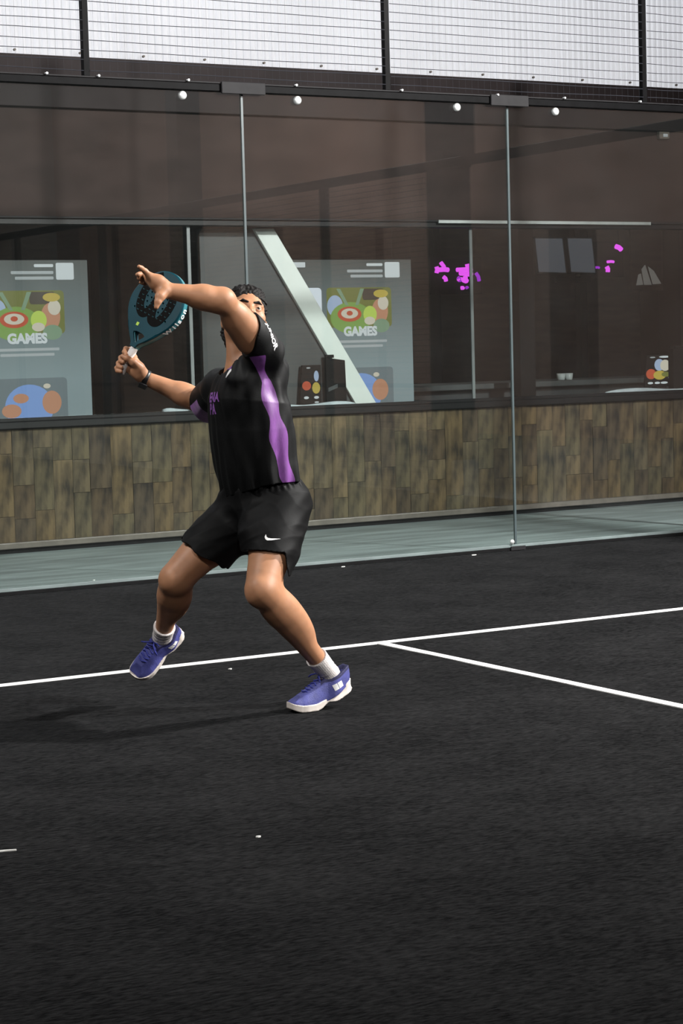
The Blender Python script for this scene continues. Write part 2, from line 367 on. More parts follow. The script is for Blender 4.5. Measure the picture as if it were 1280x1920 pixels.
# wire mesh above the glass
fence = thing('mesh_fence', 'black welded wire mesh fence on posts above the glass wall', 'fence', (1, 0, 3.04))
PX = [-2.13, -0.035, 2.06, 4.16, 5.03]
for xx in PX:
    MB().box((xx - 0.02, -0.02, 3.041), (xx + 0.02, 0.02, 4.25)).build('mesh_post', MT['black'], fence, 0.003)
for k, (xa, xb) in enumerate(zip(PX[:-1], PX[1:])):
    mb = MB(); z = 3.075; j = 0
    while z < 4.2:
        n = 10; ph = rng.uniform(0, 6)
        pts = [(xa + 0.02 + (xb - xa - 0.04) * i / n, -0.024 + 0.002 * math.sin(ph + i), z + 0.0035 * math.sin(ph + i * 0.8)) for i in range(n + 1)]
        mb.tube(pts, 0.0022, 4); z += 0.0575
    xx = xa + 0.05
    while xx < xb - 0.03:
        mb.tube([(xx, -0.0205, 3.05), (xx, -0.0205, 4.22)], 0.00045, 4); xx += 0.0500
    o = mb.build('mesh_panel', MT['wire'], fence); o['kind'] = 'stuff'
# side fence of the court (seen mirrored in the glass)
sf = thing('side_fence', 'black steel side fence of the court, seen mirrored in the glass', 'fence', (5.06, -6, 0))
XS = 5.06
MB().box((XS - 0.04, -20, 2.95), (XS + 0.04, -0.05, 3.03)).build('top_rail', MT['blackmatt'], sf, 0.004)
MB().box((XS - 0.03, -3.5, 4.19), (XS + 0.03, -0.05, 4.25)).build('upper_rail', MT['blackmatt'], sf, 0.004)
for yy, z1, w in ((-0.08, 4.25, 0.06), (-4.0, 2.95, 0.11), (-6.0, 2.95, 0.07), (-9.2, 2.95, 0.06), (-11.3, 2.95, 0.08), (-14, 2.95, 0.07), (-16, 2.95, 0.07), (-18, 2.95, 0.07), (-20, 2.95, 0.07)):
    MB().box((XS - w / 2, yy - w / 2, 0), (XS + w / 2, yy + w / 2, z1)).build('post', MT['blackmatt'], sf, 0.004)
MB().box((XS - 0.04, -3.55, 3.03), (XS + 0.04, -3.45, 4.25)).build('post', MT['blackmatt'], sf, 0.004)
MB().bar((XS, -3.5, 2.98), (XS, -4.0, 2.62), 0.06).build('brace', MT['blackmatt'], sf)
MB().box((XS - 0.02, -9.2, 1.02), (XS + 0.02, -4.0, 1.06)).build('low_rail', MT['blackmatt'], sf)
mb = MB(); yy = -9.2
while yy < -4.0: mb.tube([(XS, yy, 0.05), (XS, yy, 2.95)], 0.0025, 4); yy += 0.05
z = 0.1
while z < 2.95: mb.tube([(XS, -9.2, z), (XS, -4.0, z)], 0.0025, 4); z += 0.05
o = mb.build('wire_mesh', MT['wire'], sf); o['kind'] = 'stuff'
# added unseen columns beyond the side fence, darkening bands of the glass reflection
for k, (xx, yy) in enumerate(((9.5, -3.0), (9.5, -10.5), (9.5, -18.0))):
    struct(box('trim_reflection_column_%d' % (k + 1), (xx - 0.2, yy - 0.2, -0.06), (xx + 0.2, yy + 0.2, 8.2), MT['blackmatt']))

# ------------------------------------------------------------------ cafe furniture seen through the window
def text_mesh(s, size, name='letters', bold=0.0, align='CENTER'):
    cu = bpy.data.curves.new(name, 'FONT'); cu.body = s; cu.size = size; cu.align_x = align; cu.align_y = 'CENTER'; cu.offset = bold; cu.resolution_u = 3
    o = bpy.data.objects.new('tmp', cu); COL.objects.link(o)
    dg = bpy.context.evaluated_depsgraph_get(); me = bpy.data.meshes.new_from_object(o.evaluated_get(dg))
    bpy.data.objects.remove(o, do_unlink=True); me.name = name; me.materials.clear(); return me
def wall_text(s, size, x, y, z, m, parent, name='lettering', bold=0.0, align='CENTER'):
    me = text_mesh(s, size, name, bold, align)
    me.transform(Matrix(((1, 0, 0, x), (0, 0, -1, y), (0, 1, 0, z), (0, 0, 0, 1))))
    return link(name, me, m, parent)
def disc(cx, cz, rx, rz, y, name, m, parent, th=0.0008, n=28, a0=0, a1=2 * math.pi):
    poly = [(cx + rx * math.cos(a0 + (a1 - a0) * i / n), cz + rz * math.sin(a0 + (a1 - a0) * i / n)) for i in range(n)]
    return MB().prism(poly, lambda a, b, h: (a, y - h, b), th).build(name, m, parent)
def rrect(x0, x1, z0, z1, r, y, name, m, parent, th=0.0008):
    poly = []
    for cx, cz, a in ((x1 - r, z1 - r, 0), (x0 + r, z1 - r, 90), (x0 + r, z0 + r, 180), (x1 - r, z0 + r, 270)):
        for k in range(6):
            t = math.radians(a + 18 * k); poly.append((cx + r * math.cos(t), cz + r * math.sin(t)))
    return MB().prism(poly, lambda a, b, h: (a, y - h, b), th).build(name, m, parent)
S_white = flat('display_white', (0.72, 0.78, 0.86), 1.0); S_text = flat('display_text', (0.62, 0.66, 0.68), 1.0); S_pale = flat('display_pale_text', (0.40, 0.43, 0.44))
S_green = flat('display_green', (0.20, 0.34, 0.07)); S_dgreen = flat('display_olive', (0.16, 0.17, 0.035)); S_red = flat('display_red', (0.50, 0.08, 0.03)); S_cream = flat('display_cream', (0.62, 0.56, 0.46))
S_lime = flat('display_lime', (0.48, 0.62, 0.10)); S_orange = flat('display_orange', (0.50, 0.24, 0.14)); S_sky = flat('display_sky', (0.36, 0.45, 0.62)); S_blue = flat('display_blue', (0.20, 0.33, 0.66))
S_lilac = flat('display_lilac', (0.42, 0.42, 0.78)); S_mint = flat('display_mint', (0.20, 0.30, 0.19)); S_yellow = flat('display_yellow', (0.5, 0.38, 0.06)); S_brown = flat('display_brown', (0.06, 0.045, 0.03))
S_card = flat('display_grey_card', (0.15, 0.185, 0.20))
def board(xr, label, Y):
    """wide menu display standing inside the window; xr = right edge"""
    z0, z1, Wd = 0.78, 2.10, 1.46; x0 = xr - Wd; y = Y
    t = thing('display_board', label, 'display', (xr - Wd / 2, Y, 0.0), 'identical menu displays inside the window')
    box('housing', (x0, y, z0), (xr, y + 0.05, z1), MT['blackmatt'], t, 0.004)
    for s in (0.25, Wd - 0.25): box('stand_leg', (x0 + s - 0.03, y + 0.012, 0.0), (x0 + s + 0.03, y + 0.046, z0), MT['blackmatt'], t)
    sc = box('screen', (x0 + 0.006, y - 0.004, z0 + 0.006), (xr - 0.006, y - 0.0002, z1 - 0.006), grad_screen('screen_glow', (0.060, 0.066, 0.062), (0.235, 0.30, 0.315), z0 + 0.45, z1), t)
    y -= 0.0042
    c0, c1 = xr - 0.80, xr - 0.20          # right-hand card
    d0, d1 = xr - 1.44, xr - 0.845         # left-hand card
    rrect(d0, d1, 1.02, 1.875, 0.03, y, 'card', S_white, sc); 
    disc(d1 - 0.09, 1.37, 0.088, 0.058, y - 0.001, 'lilac_dot', S_lilac, sc)
    rrect(d0, d1, 0.80, 1.27, 0.03, y - 0.001, 'card_base', S_mint, sc)
    # header lines (the square code beside them is left out as plain white)
    rrect(xr - 0.255, xr - 0.115, 1.952, 2.075, 0.012, y, 'header_square', S_text, sc)
    for zz, l in ((2.055, 0.15), (2.005, 0.33), (1.965, 0.30)): rrect(xr - 0.275 - l, xr - 0.275, zz - 0.011, zz + 0.011, 0.008, y, 'header_line', S_text if l < 0.2 else S_pale, sc)
    rrect(xr - 1.20, xr - 0.985, 2.035, 2.075, 0.006, y, 'header_badge', S_text, sc)
    # picture on the card: meadow, target and round shapes
    e = y - 0.0010
    rrect(c0, c1, 1.56, 1.875, 0.03, y, 'card_picture', S_dgreen, sc)
    rrect(c0 + 0.33, c1 - 0.07, 1.775, 1.865, 0.02, e - 0.0002, 'card_shade', S_brown, sc)
    disc(c0 + 0.075, 1.73, 0.072, 0.085, e, 'sky_patch', S_sky, sc)
    disc(c0 + 0.22, 1.635, 0.19, 0.125, e - 0.001, 'green_mound', S_green, sc)
    for a, b in (((0.09, 1.865), (0.17, 1.735)), ((0.31, 1.865), (0.26, 1.735))):
        p_ = [(c0 + a[0], a[1]), (c0 + a[0] + 0.035, a[1]), (c0 + b[0] + 0.03, b[1]), (c0 + b[0], b[1])]
        MB().prism(p_, lambda u, v, h: (u, e - 0.0018 - h, v), 0.0008).build('pale_stem', S_mint, sc)
    disc(c0 + 0.205, 1.665, 0.11, 0.060, e - 0.0028, 'target_ring', S_red, sc); disc(c0 + 0.205, 1.670, 0.078, 0.040, e - 0.0038, 'target_middle', S_cream, sc); disc(c0 + 0.205, 1.672, 0.028, 0.019, e - 0.0048, 'target_spot', S_red, sc)
    disc(c0 + 0.49, 1.685, 0.075, 0.10, e - 0.001, 'orange_shape', S_orange, sc); disc(c0 + 0.52, 1.75, 0.05, 0.055, e - 0.0022, 'cream_shape', S_cream, sc); disc(c0 + 0.50, 1.825, 0.068, 0.032, e - 0.003, 'yellow_shape', S_yellow, sc)
    disc(c0 + 0.395, 1.66, 0.062, 0.068, e - 0.003, 'lime_ball', S_lime, sc); disc(c0 + 0.39, 1.61, 0.05, 0.032, e - 0.004, 'pale_shape', S_cream, sc); disc(c0 + 0.50, 1.57, 0.075, 0.055, e - 0.002, 'mint_shape', S_mint, sc)
    wall_text('GAMES', 0.098, (c0 + c1) / 2 + 0.0, e - 0.006, 1.525, S_text, sc, 'lettering', 0.0052)
    for zz, l in ((1.448, 0.50), (1.410, 0.42)): rrect((c0 + c1) / 2 - l / 2, (c0 + c1) / 2 + l / 2, zz - 0.010, zz + 0.010, 0.007, y, 'text_line', S_pale, sc)
    # second card with a blue and orange globe
    rrect(c0, c1, 0.80, 1.24, 0.03, y, 'card', S_card, sc)
    disc(c0 + 0.30, 1.03, 0.19, 0.165, e, 'globe', S_blue, sc); disc(c0 + 0.16, 1.005, 0.075, 0.05, e - 0.001, 'globe_land', S_orange, sc); disc(c0 + 0.235, 1.095, 0.06, 0.035, e - 0.001, 'globe_land', S_orange, sc); disc(c0 + 0.475, 1.06, 0.075, 0.085, e - 0.001, 'globe_land', S_orange, sc)
    disc(c0 + 0.44, 1.18, 0.028, 0.018, e - 0.002, 'globe_cap', S_cream, sc)
    wall_text('GAMES', 0.098, (c0 + c1) / 2 + 0.06, e - 0.006, 0.86, S_text, sc, 'lettering', 0.004)
p1 = at_y(168, 600, 2.69)[0]; p2 = at_y(773, 600, 2.69)[0]
board(p1, 'glowing menu display cut off by the left picture edge, left of the racket', 2.69)
board(p2, 'glowing menu display behind the slanted white beam', 2.69)
# slanted partition with a white edge
sp = thing('slanted_partition', 'dark grey partition with a slanted white edge beam, right of the player\'s head', 'partition', (2.5, 2.55, 0.94))
a = at_y(375, 436, 2.56); tl = at_y(478, 434, 2.55); tr = at_y(514, 431, 2.55); bl = at_y(668, 760, 2.55); br = at_y(706, 758, 2.55)
zt, zb = 2.325, 0.9385
def lerpx(p, q, z): return p[0] + (q[0] - p[0]) * (z - p[2]) / (q[2] - p[2])
xl0, xl1 = lerpx(tl, bl, zb), lerpx(tl, bl, zt); xr0, xr1 = lerpx(tr, br, zb), lerpx(tr, br, zt)
fr = lambda u, v, h: (u, 2.575 + h, v)
MB().prism([(a[0], zb), (xl0 + 0.01, zb), (xl1 + 0.01, zt), (a[0], zt)], fr, 0.05).build('panel', MT['greyp'], sp)
MB().prism([(xl0, zb), (xr0, zb), (xr1, zt), (xl1, zt)], lambda u, v, h: (u, 2.545 + h, v), 0.11).build('edge_beam', MT['white'], sp, 0.003)
# order tablets on the ledge
def tablet(x0, x1, z0, z1, y, label, parts):
    t = thing('order_tablet', label, 'tablet', ((x0 + x1) / 2, y, 0.9385))
    MB().prism([(x0 - 0.02, z0), (x1, z0), (x1, z1), (x0 + 0.01, z1)], lambda u, v, h: (u, y + h, v), 0.02).build('body', MT['blackmatt'], t, 0.003)
    box('foot', ((x0 + x1) / 2 - 0.05, y - 0.02, 0.9385), ((x0 + x1) / 2 + 0.05, y + 0.06, z0 + 0.002), MT['blackmatt'], t, 0.003)
    for k, (cx, cz, rx, rz, m) in enumerate(parts):
        disc(x0 + cx * (x1 - x0), z0 + cz * (z1 - z0), rx, rz, y - 0.0006 - 0.0009 * k, 'icon', m, t, 0.0006, 14)
q0 = at_y(562, 745, 2.53); q1 = at_y(600, 684, 2.53)
tablet(q0[0] + 0.02, q1[0] + 0.01, 0.965, q1[2], 2.535, 'upright order tablet on the ledge, left of the black box', [(0.75, 0.72, 0.022, 0.042, S_sky), (0.25, 0.48, 0.04, 0.036, S_red), (0.72, 0.42, 0.036, 0.045, S_yellow), (0.22, 0.18, 0.022, 0.011, S_text), (0.72, 0.18, 0.022, 0.011, S_text), (0.35, 0.93, 0.018, 0.006, S_pale), (0.72, 0.06, 0.02, 0.006, S_text)])
q0 = at_y(1214, 718, 2.60); q1 = at_y(1268, 664, 2.60)
tablet(q0[0] + 0.01, q1[0], 0.99, q1[2], 2.63, 'wide order tablet on the ledge at the right picture edge', [(0.46, 0.68, 0.055, 0.052, S_sky), (0.66, 0.66, 0.055, 0.05, S_cream), (0.16, 0.40, 0.055, 0.045, S_red), (0.46, 0.36, 0.07, 0.04, S_yellow), (0.68, 0.38, 0.05, 0.022, S_dgreen), (0.92, 0.74, 0.03, 0.02, S_yellow), (0.88, 0.27, 0.04, 0.02, S_lilac), (0.12, 0.12, 0.03, 0.01, S_text), (0.36, 0.12, 0.03, 0.01, S_text), (0.60, 0.12, 0.04, 0.01, S_text), (0.86, 0.12, 0.03, 0.01, S_text), (0.62, 0.93, 0.06, 0.009, S_text), (0.2, 0.92, 0.03, 0.006, S_pale)])
q0 = at_y(613, 748, 2.52); q1 = at_y(645, 673, 2.52)
t = thing('till_box', 'tall black terminal box in front of the slanted white beam', 'terminal', ((q0[0] + q1[0]) / 2, 2.53, 0.9385))
MB().prism([(q0[0], 0.9385), (q1[0] + 0.02, 0.9385), (q1[0] + 0.01, q1[2] - 0.01), (q0[0], q1[2] + 0.015)], lambda u, v, h: (u, 2.525 + h, v), 0.014).build('case', MT['blackmatt'], t, 0.002)
box('lid_knob', (q0[0] - 0.002, 2.523, q1[2] + 0.012), (q0[0] + 0.075, 2.541, q1[2] + 0.036), MT['blackmatt'], t, 0.002)
MB().prism([(q0[0] + 0.015, 1.06), (q0[0] + 0.10, 1.09), (q0[0] + 0.10, 1.12), (q0[0] + 0.015, 1.09)], lambda u, v, h: (u, 2.5245 - h, v), 0.004).build('slot_plate', MT['greyp'], t)
q0 = at_y(1268, 740, 2.50); q1 = at_y(1300, 652, 2.50)
t = thing('till_box', 'black box at the right picture edge beside the wide order tablet', 'terminal', (q0[0] + 0.1, 2.5, 0.9385))
box('case', (q0[0], 2.54, 0.9385), (q0[0] + 0.26, 2.61, q1[2]), MT['blackmatt'], t, 0.004)
box('lid', (q0[0] + 0.02, 2.535, q1[2]), (q0[0] + 0.24, 2.615, q1[2] + 0.02), MT['frame'], t, 0.004)
# rolled pale cloths on the ledge
def cloth_roll(pa, pb, y, label, r=0.022):
    A, B = at_y(*pa, y), at_y(*pb, y); n = 16; pts = []; rs = []
    for i in range(n + 1):
        s = i / n; pts.append((A[0] + (B[0] - A[0]) * s, y + 0.008 * math.sin(5 * s), 0.9395 + r * (0.95 + 0.25 * math.sin(7 * s + A[0])))); rs.append(r * (0.92 + 0.22 * math.sin(7 * s + A[0])) * min(1, 0.55 + 5 * min(s, 1 - s)))
    o = MB().tube(pts, rs, 12).build('cloth_roll', MT['cloth'], None, 0, True); tag(o, label, 'cloth', 'rolled cloths on the window ledge')
cloth_roll((305, 772), (420, 768), 2.497, 'pale rolled cloth on the ledge behind the player\'s racket arm')
cloth_roll((530, 764), (664, 754), 2.492, 'pale rolled cloth on the ledge below the order tablet', 0.02)
cloth_roll((1135, 738), (1310, 730), 2.496, 'pale rolled cloth on the ledge at the right picture edge', 0.022)
# inner counter with small cups
ct = thing('cafe_counter', 'long grey counter inside the cafe behind the window', 'counter', (6, 4.2, 0))
box('worktop', (3.2, 3.7, 1.0), (12, 4.6, 1.05), MT['counter'], ct, 0.005); box('front', (3.25, 3.78, 0), (11.95, 4.55, 1.0), MT['greyp'], ct)
for k, px in enumerate((1052, 1066)):
    q = at_y(px, 735, 3.95); c = MB().tube([(q[0], 3.95, 1.0505), (q[0], 3.95, 1.055), (q[0], 3.95, 1.11)], [0.032, 0.035, 0.042], 16).build('cup', mat('cup_white_%d' % k, (0.55, 0.6, 0.6), 0.3, var=0.05), None, 0, True)
    tag(c, ['small white cup on the inner counter, the left one of two', 'small white cup on the inner counter, the right one of two'][k], 'cup', 'cups on the inner counter')
# monitors on a pole
q = at_y(1060, 520, 4.9)
mp_ = thing('monitor_stand', 'two pale hanging monitors on a dark pole inside the cafe', 'monitor', (at_y(1095, 600, 4.9)[0], 4.9, 0))
xx = at_y(1095, 600, 4.9)[0]; box('pole', (xx - 0.04, 4.9, 0), (xx + 0.04, 4.98, 3.0), MT['blackmatt'], mp_)
zz = at_y(1060, 520, 4.9)[2]; box('arm', (at_y(1040, 520, 4.9)[0], 4.86, zz - 0.05), (xx + 0.06, 4.899, zz), MT['blackmatt'], mp_)
G_mon = flat('monitor_glow', (0.062, 0.066, 0.078))
for xa, xb in ((1005, 1058), (1066, 1113)):
    A = at_y(xa, 512, 4.8); B = at_y(xb, 445, 4.8)
    m_ = MB().prism([(A[0] + 0.02, A[2]), (B[0] + 0.02, A[2] - 0.01), (B[0] - 0.02, B[2]), (A[0] - 0.02, B[2])], lambda u, v, h: (u, 4.8 + h, v), 0.04).build('monitor', MT['greyp'], mp_)
    MB().prism([(A[0] + 0.03, A[2] + 0.012), (B[0] + 0.008, A[2] + 0.002), (B[0] - 0.03, B[2] - 0.012), (A[0] - 0.008, B[2] - 0.012)], lambda u, v, h: (u, 4.7995 - h, v), 0.002).build('monitor_screen', G_mon, m_)
# dark columns in the cafe
for k, (px, w, y) in enumerate(((988, 0.16, 3.3), (1255, 0.3, 5.5), (205, 0.16, 3.6), (800, 0.35, 6.0))):
    q = at_y(px, 600, y); struct(box('trim_cafe_column_%d' % (k + 1), (q[0] - w / 2, y, 0), (q[0] + w / 2, y + w, 3.0), MT['blackmatt']))
# magenta neon strokes
neon = flat('neon_magenta', (0.95, 0.10, 1.0), 1.15); neon2 = flat('neon_violet', (0.45, 0.03, 0.75), 0.9)
def neon_sign(label, strokes, Y, group):
    q = at_y(*strokes[0][0], Y); t = thing('neon_sign', label, 'neon sign', (q[0], Y, q[2]), group)
    P = [at_y(x, y, Y) for s in strokes for (x, y) in s[:2]]
    xs_ = [p[0] for p in P]; zs_ = [p[2] for p in P]
    box('backing', (min(xs_) - 0.05, Y + 0.03, min(zs_) - 0.05), (max(xs_) + 0.05, Y + 0.05, max(zs_) + 0.05), MT['blackmatt'], t)
    for s in strokes:
        A, B = at_y(*s[0], Y), at_y(*s[1], Y)
        MB().tube([A, (np.array(A) + B) / 2 + np.array([0.006, -0.004, 0.004]), B], s[2], 8).build('neon_tube', neon if len(s) < 4 else neon2, t, 0, True)
    for dx in (0, 1):
        xx = min(xs_) if dx == 0 else max(xs_)
        MB().tube([(xx, Y + 0.04, max(zs_)), (xx, Y + 0.04, 2.999)], 0.004, 6).build('hanger', MT['black'], t)
neon_sign('magenta neon sign left of the glass joint, beside the pale pane line', [((818, 500), (818, 512), 0.02), ((826, 492), (834, 508), 0.02), ((822, 506), (840, 506), 0.022), ((831, 519), (836, 527), 0.02),
    ((876, 495), (876, 512), 0.024), ((856, 506), (884, 506), 0.02), ((862, 512), (884, 515), 0.024), ((858, 523), (876, 527), 0.02), ((864, 540), (868, 541), 0.018), ((872, 518), (870, 530), 0.022), ((892, 512), (898, 527), 0.018, 1), ((858, 520), (862, 528), 0.018, 1), ((873, 540), (876, 539), 0.014, 1)], 4.5, 'neon signs in the cafe')
neon_sign('small magenta neon sign right of the hanging monitors', [((1154, 462), (1164, 468), 0.026), ((1137, 500), (1139, 510), 0.024), ((1138, 491), (1150, 491), 0.014), ((1106, 492), (1110, 493), 0.014, 1), ((1114, 502), (1123, 502), 0.012, 1)], 5.2, 'neon signs in the cafe')
# sign of three slanted bars
Y = 5.4; lo = thing('bar_logo_sign', 'pale sign of three slanted bars rising to the right of the neon', 'sign', (at_y(1215, 520, Y)[0], Y, 1.7))
G_logo = mat('sign_pale', (0.42, 0.42, 0.40), 0.6, emit=(0.10, 0.095, 0.09), estr=1.0, var=0.05)
def barp(pts, name):
    P = [at_y(x, y, Y) for x, y in pts]; MB().prism([(p[0], p[2]) for p in P], lambda u, v, h: (u, Y - h, v), 0.012).build(name, G_logo, lo)
barp([(1192, 535), (1204, 534), (1200, 513), (1196, 515)], 'slanted_bar'); barp([(1207, 534), (1220, 534), (1208, 497), (1202, 505)], 'slanted_bar'); barp([(1223, 533), (1238, 532), (1224, 508), (1214, 500)], 'slanted_bar')
box('bracket', (at_y(1195, 520, Y)[0], Y + 0.001, at_y(1215, 530, Y)[2] - 0.03), (at_y(1235, 520, Y)[0], Y + 0.02, at_y(1215, 530, Y)[2] + 0.02), MT['greyp'], lo)
box('backing', (at_y(1185, 520, Y)[0], Y + 0.02, at_y(1215, 545, Y)[2]), (at_y(1245, 520, Y)[0], Y + 0.04, 2.999), MT['room'], lo)

# bits of litter on the floor
bitm = mat('paper_bit', (0.75, 0.75, 0.72), 0.8, var=0.05)
for (px, py, s, lb) in ((176, 1088, 0.008, 'tiny white scrap on the path edge, the left one of a pair at the left'), (211, 1087, 0.008, 'tiny white scrap on the path edge, the right one of a pair at the left'), (888, 1041, 0.016, 'small white scrap on the turf by the foot of the second glass joint'), (643, 1063, 0.012, 'small white scrap at the glass foot, right of the player\'s shorts'), (432, 1255, 0.009, 'tiny pale scrap on the turf between the player\'s feet'), (484, 1570, 0.008, 'tiny pale scrap alone on the near turf'), (8, 1596, 0.018, 'thin pale twig on the near turf at the left picture edge')):
    q = gnd(px, py); mb = MB(); n = 7
    if py < 1110 and px < 300: q[1] = min(q[1], -0.03 - s * 1.5) if q[1] < 0.03 else q[1]
    poly = [(q[0] + s * (1 + 0.3 * math.sin(3 * k + px)) * math.cos(6.283 * k / n), q[1] + 0.6 * s * math.sin(6.283 * k / n)) for k in range(n)]
    if py > 1590: poly = [(q[0] - 0.03, q[1]), (q[0], q[1] - 0.006), (q[0] + 0.03, q[1] - 0.016), (q[0] + 0.032, q[1] - 0.012), (q[0], q[1] + 0.001), (q[0] - 0.03, q[1] + 0.005)]
    z0_ = -0.001 if q[1] > -0.03 else 0.0
    o = mb.prism(poly, lambda u, v, h: (u, v, z0_ + h), 0.004).build('scrap', bitm); tag(o, lb, 'scrap', 'scraps on the ground')

# ------------------------------------------------------------------ smooth solid modelling (signed distance fields meshed with surface nets)
class Solid:
    def __init__(s, k=0.02): s.ops = []; s.k = k; s.post = None
    def _put(s, fn, lo, hi, k, mode):
        s.ops.append((fn, np.array(lo, float), np.array(hi, float), s.k if k is None else k, mode)); return s
    def rc(s, a, b, ra, rb=None, k=None, n=None, fl=1.0, mode='u'):
        """tapered capsule; optionally flattened by fl along n"""
        a = np.array(a, np.float32); b = np.array(b, np.float32); rb = ra if rb is None else rb
        ab = b - a; L2 = max(ab @ ab, 1e-12); R = max(ra, rb) * max(1, fl)
        nn = None if n is None else nrm(n).astype(np.float32); ra = np.float32(ra); rb = np.float32(rb)
        def fn(P):
            v = P - a; t = np.clip(v @ ab / L2, 0, 1)
            v = v - t[:, None] * ab
            if nn is not None:
                c = v @ nn; v = v + np.outer(c * (1 / fl - 1), nn)
            return (np.sqrt(np.einsum('ij,ij->i', v, v)) - (ra + (rb - ra) * t)) * np.float32(min(1, fl) if nn is not None else 1)
        return s._put(fn, np.minimum(a, b) - R, np.maximum(a, b) + R, k, mode)
    def ch(s, pts, rs, k=None, n=None, fl=1.0):
        for i in range(len(pts) - 1): s.rc(pts[i], pts[i + 1], rs[i], rs[i + 1], k if i == 0 else (0.012 if k is None else k), n, fl)
        return s
    def el(s, c, ax, rad, k=None, mode='u'):
        c = np.array(c, np.float32); ax = np.array(ax, np.float32); rad = np.array(rad, np.float32); R = rad.max()
        def fn(P):
            q = (P - c) @ ax.T; k0 = np.sqrt(((q / rad) ** 2).sum(1)); k1 = np.sqrt(((q / rad ** 2) ** 2).sum(1)) + 1e-9
            return k0 * (k0 - 1) / k1
        return s._put(fn, c - R, c + R, k, mode)
    def sp(s, c, r, k=None, mode='u'): return s.rc(c, np.array(c) + 1e-6, r, r, k, mode=mode)
    def ev(s, P, ops=None):
        P = P.astype(np.float32); F = np.full(len(P), 0.12, np.float32)
        for fn, lo, hi, k, mode in (s.ops if ops is None else ops):
            d = fn(P)
            if mode == 'u':
                if k > 0:
                    h = np.clip(0.5 + 0.5 * (F - d) / k, 0, 1); F = F + (d - F) * h - k * h * (1 - h)
                else: F = np.minimum(F, d)
            elif mode == 's':
                d = -d; h = np.clip(0.5 - 0.5 * (F - d) / max(k, 1e-6), 0, 1); F = F + (d - F) * h + max(k, 1e-6) * h * (1 - h)
            elif mode == 'i':
                F = np.maximum(F, d)
        if s.post is not None: F = s.post(P, F)
        return F
    def net(s, h, slack=0.0, n=12):
        ad = [o for o in s.ops if o[4] == 'u']
        lo = np.min([o[1] for o in ad], 0) - 0.03; hi = np.max([o[2] for o in ad], 0) + 0.03
        nb = np.ceil((hi - lo) / (h * n)).astype(int)
        S = (nb * n + 2).astype(np.int64)
        g = np.arange(n + 1) * h
        gx, gy, gz = np.meshgrid(g, g, g, indexing='ij'); base = np.stack([gx.ravel(), gy.ravel(), gz.ravel()], 1)
        half = n * h / 2; diag = half * 1.75 + 0.003 + slack
        BI, BJ, BK = np.meshgrid(np.arange(nb[0]), np.arange(nb[1]), np.arange(nb[2]), indexing='ij')
        B = np.stack([BI.ravel(), BJ.ravel(), BK.ravel()], 1)
        Fc = s.ev(lo + (B * n + n / 2) * h)
        B = B[np.abs(Fc) < diag]
        ids = []; pos = []; quads = []
        corner = np.array([(i, j, k) for i in (0, 1) for j in (0, 1) for k in (0, 1)])
        edges = [(0, 1), (2, 3), (4, 5), (6, 7), (0, 2), (1, 3), (4, 6), (5, 7), (0, 4), (1, 5), (2, 6), (3, 7)]
        for b in B:
            o = lo + b * n * h; e = o + n * h
            ops = [q for q in s.ops if np.all(q[1] - 0.014 - q[3] < e) and np.all(q[2] + 0.014 + q[3] > o)]
            F = s.ev(o + base, ops).reshape(n + 1, n + 1, n + 1)
            sg = F < 0
            if sg.all() or not sg.any(): continue
            cs = [sg[c[0]:n + c[0], c[1]:n + c[1], c[2]:n + c[2]] for c in corner]
            cnt = sum(c.astype(np.int8) for c in cs); act = np.argwhere((cnt > 0) & (cnt < 8))
            val = np.stack([F[act[:, 0] + c[0], act[:, 1] + c[1], act[:, 2] + c[2]] for c in corner], 1)
            acc = np.zeros((len(act), 3)); m = np.zeros(len(act))
            for (i, j) in edges:
                a, bb = val[:, i], val[:, j]; x = (a < 0) != (bb < 0)
                t = np.where(x, a / np.where(x, a - bb, 1), 0)
                acc += np.where(x[:, None], corner[i] + t[:, None] * (corner[j] - corner[i]), 0); m += x
            gi = act + b * n + 1
            ids.append((gi[:, 0] * S[1] + gi[:, 1]) * S[2] + gi[:, 2]); pos.append(o + (act + acc / m[:, None]) * h)
            for ax in range(3):
                sl = [slice(0, n)] * 3; s2 = list(sl); s2[ax] = slice(1, n + 1)
                a, c = sg[tuple(sl)], sg[tuple(s2)]
                w = np.argwhere(a != c)
                if not len(w): continue
                fl = a[w[:, 0], w[:, 1], w[:, 2]]; G = w + b * n + 1
                u, v = (ax + 1) % 3, (ax + 2) % 3; eu = np.eye(3, dtype=int)[u]; ev_ = np.eye(3, dtype=int)[v]
                Q = np.stack([((X[:, 0]) * S[1] + X[:, 1]) * S[2] + X[:, 2] for X in (G - eu - ev_, G - ev_, G, G - eu)], 1)
                Q[~fl] = Q[~fl][:, ::-1]; quads.append(Q)
        ids = np.concatenate(ids); pos = np.concatenate(pos); Q = np.concatenate(quads)
        o = np.argsort(ids); ids = ids[o]; pos = pos[o]
        k = np.clip(np.searchsorted(ids, Q), 0, len(ids) - 1); ok = (ids[k] == Q).all(1)
        return pos, k[ok]
def np_mesh(name, V, Q):
    me = bpy.data.meshes.new(name); nv, nq = len(V), len(Q); c = Q.shape[1] if nq else 4
    me.vertices.add(nv); me.vertices.foreach_set('co', np.ascontiguousarray(V, dtype=np.float32).ravel())
    me.loops.add(nq * c); me.loops.foreach_set('vertex_index', np.ascontiguousarray(Q, dtype=np.int32).ravel())
    me.polygons.add(nq); me.polygons.foreach_set('loop_start', np.arange(0, nq * c, c, dtype=np.int32))
    me.polygons.foreach_set('loop_total', np.full(nq, c, dtype=np.int32)) if bpy.app.version < (4, 1, 0) else None
    me.update(calc_edges=True); me.validate(); return me
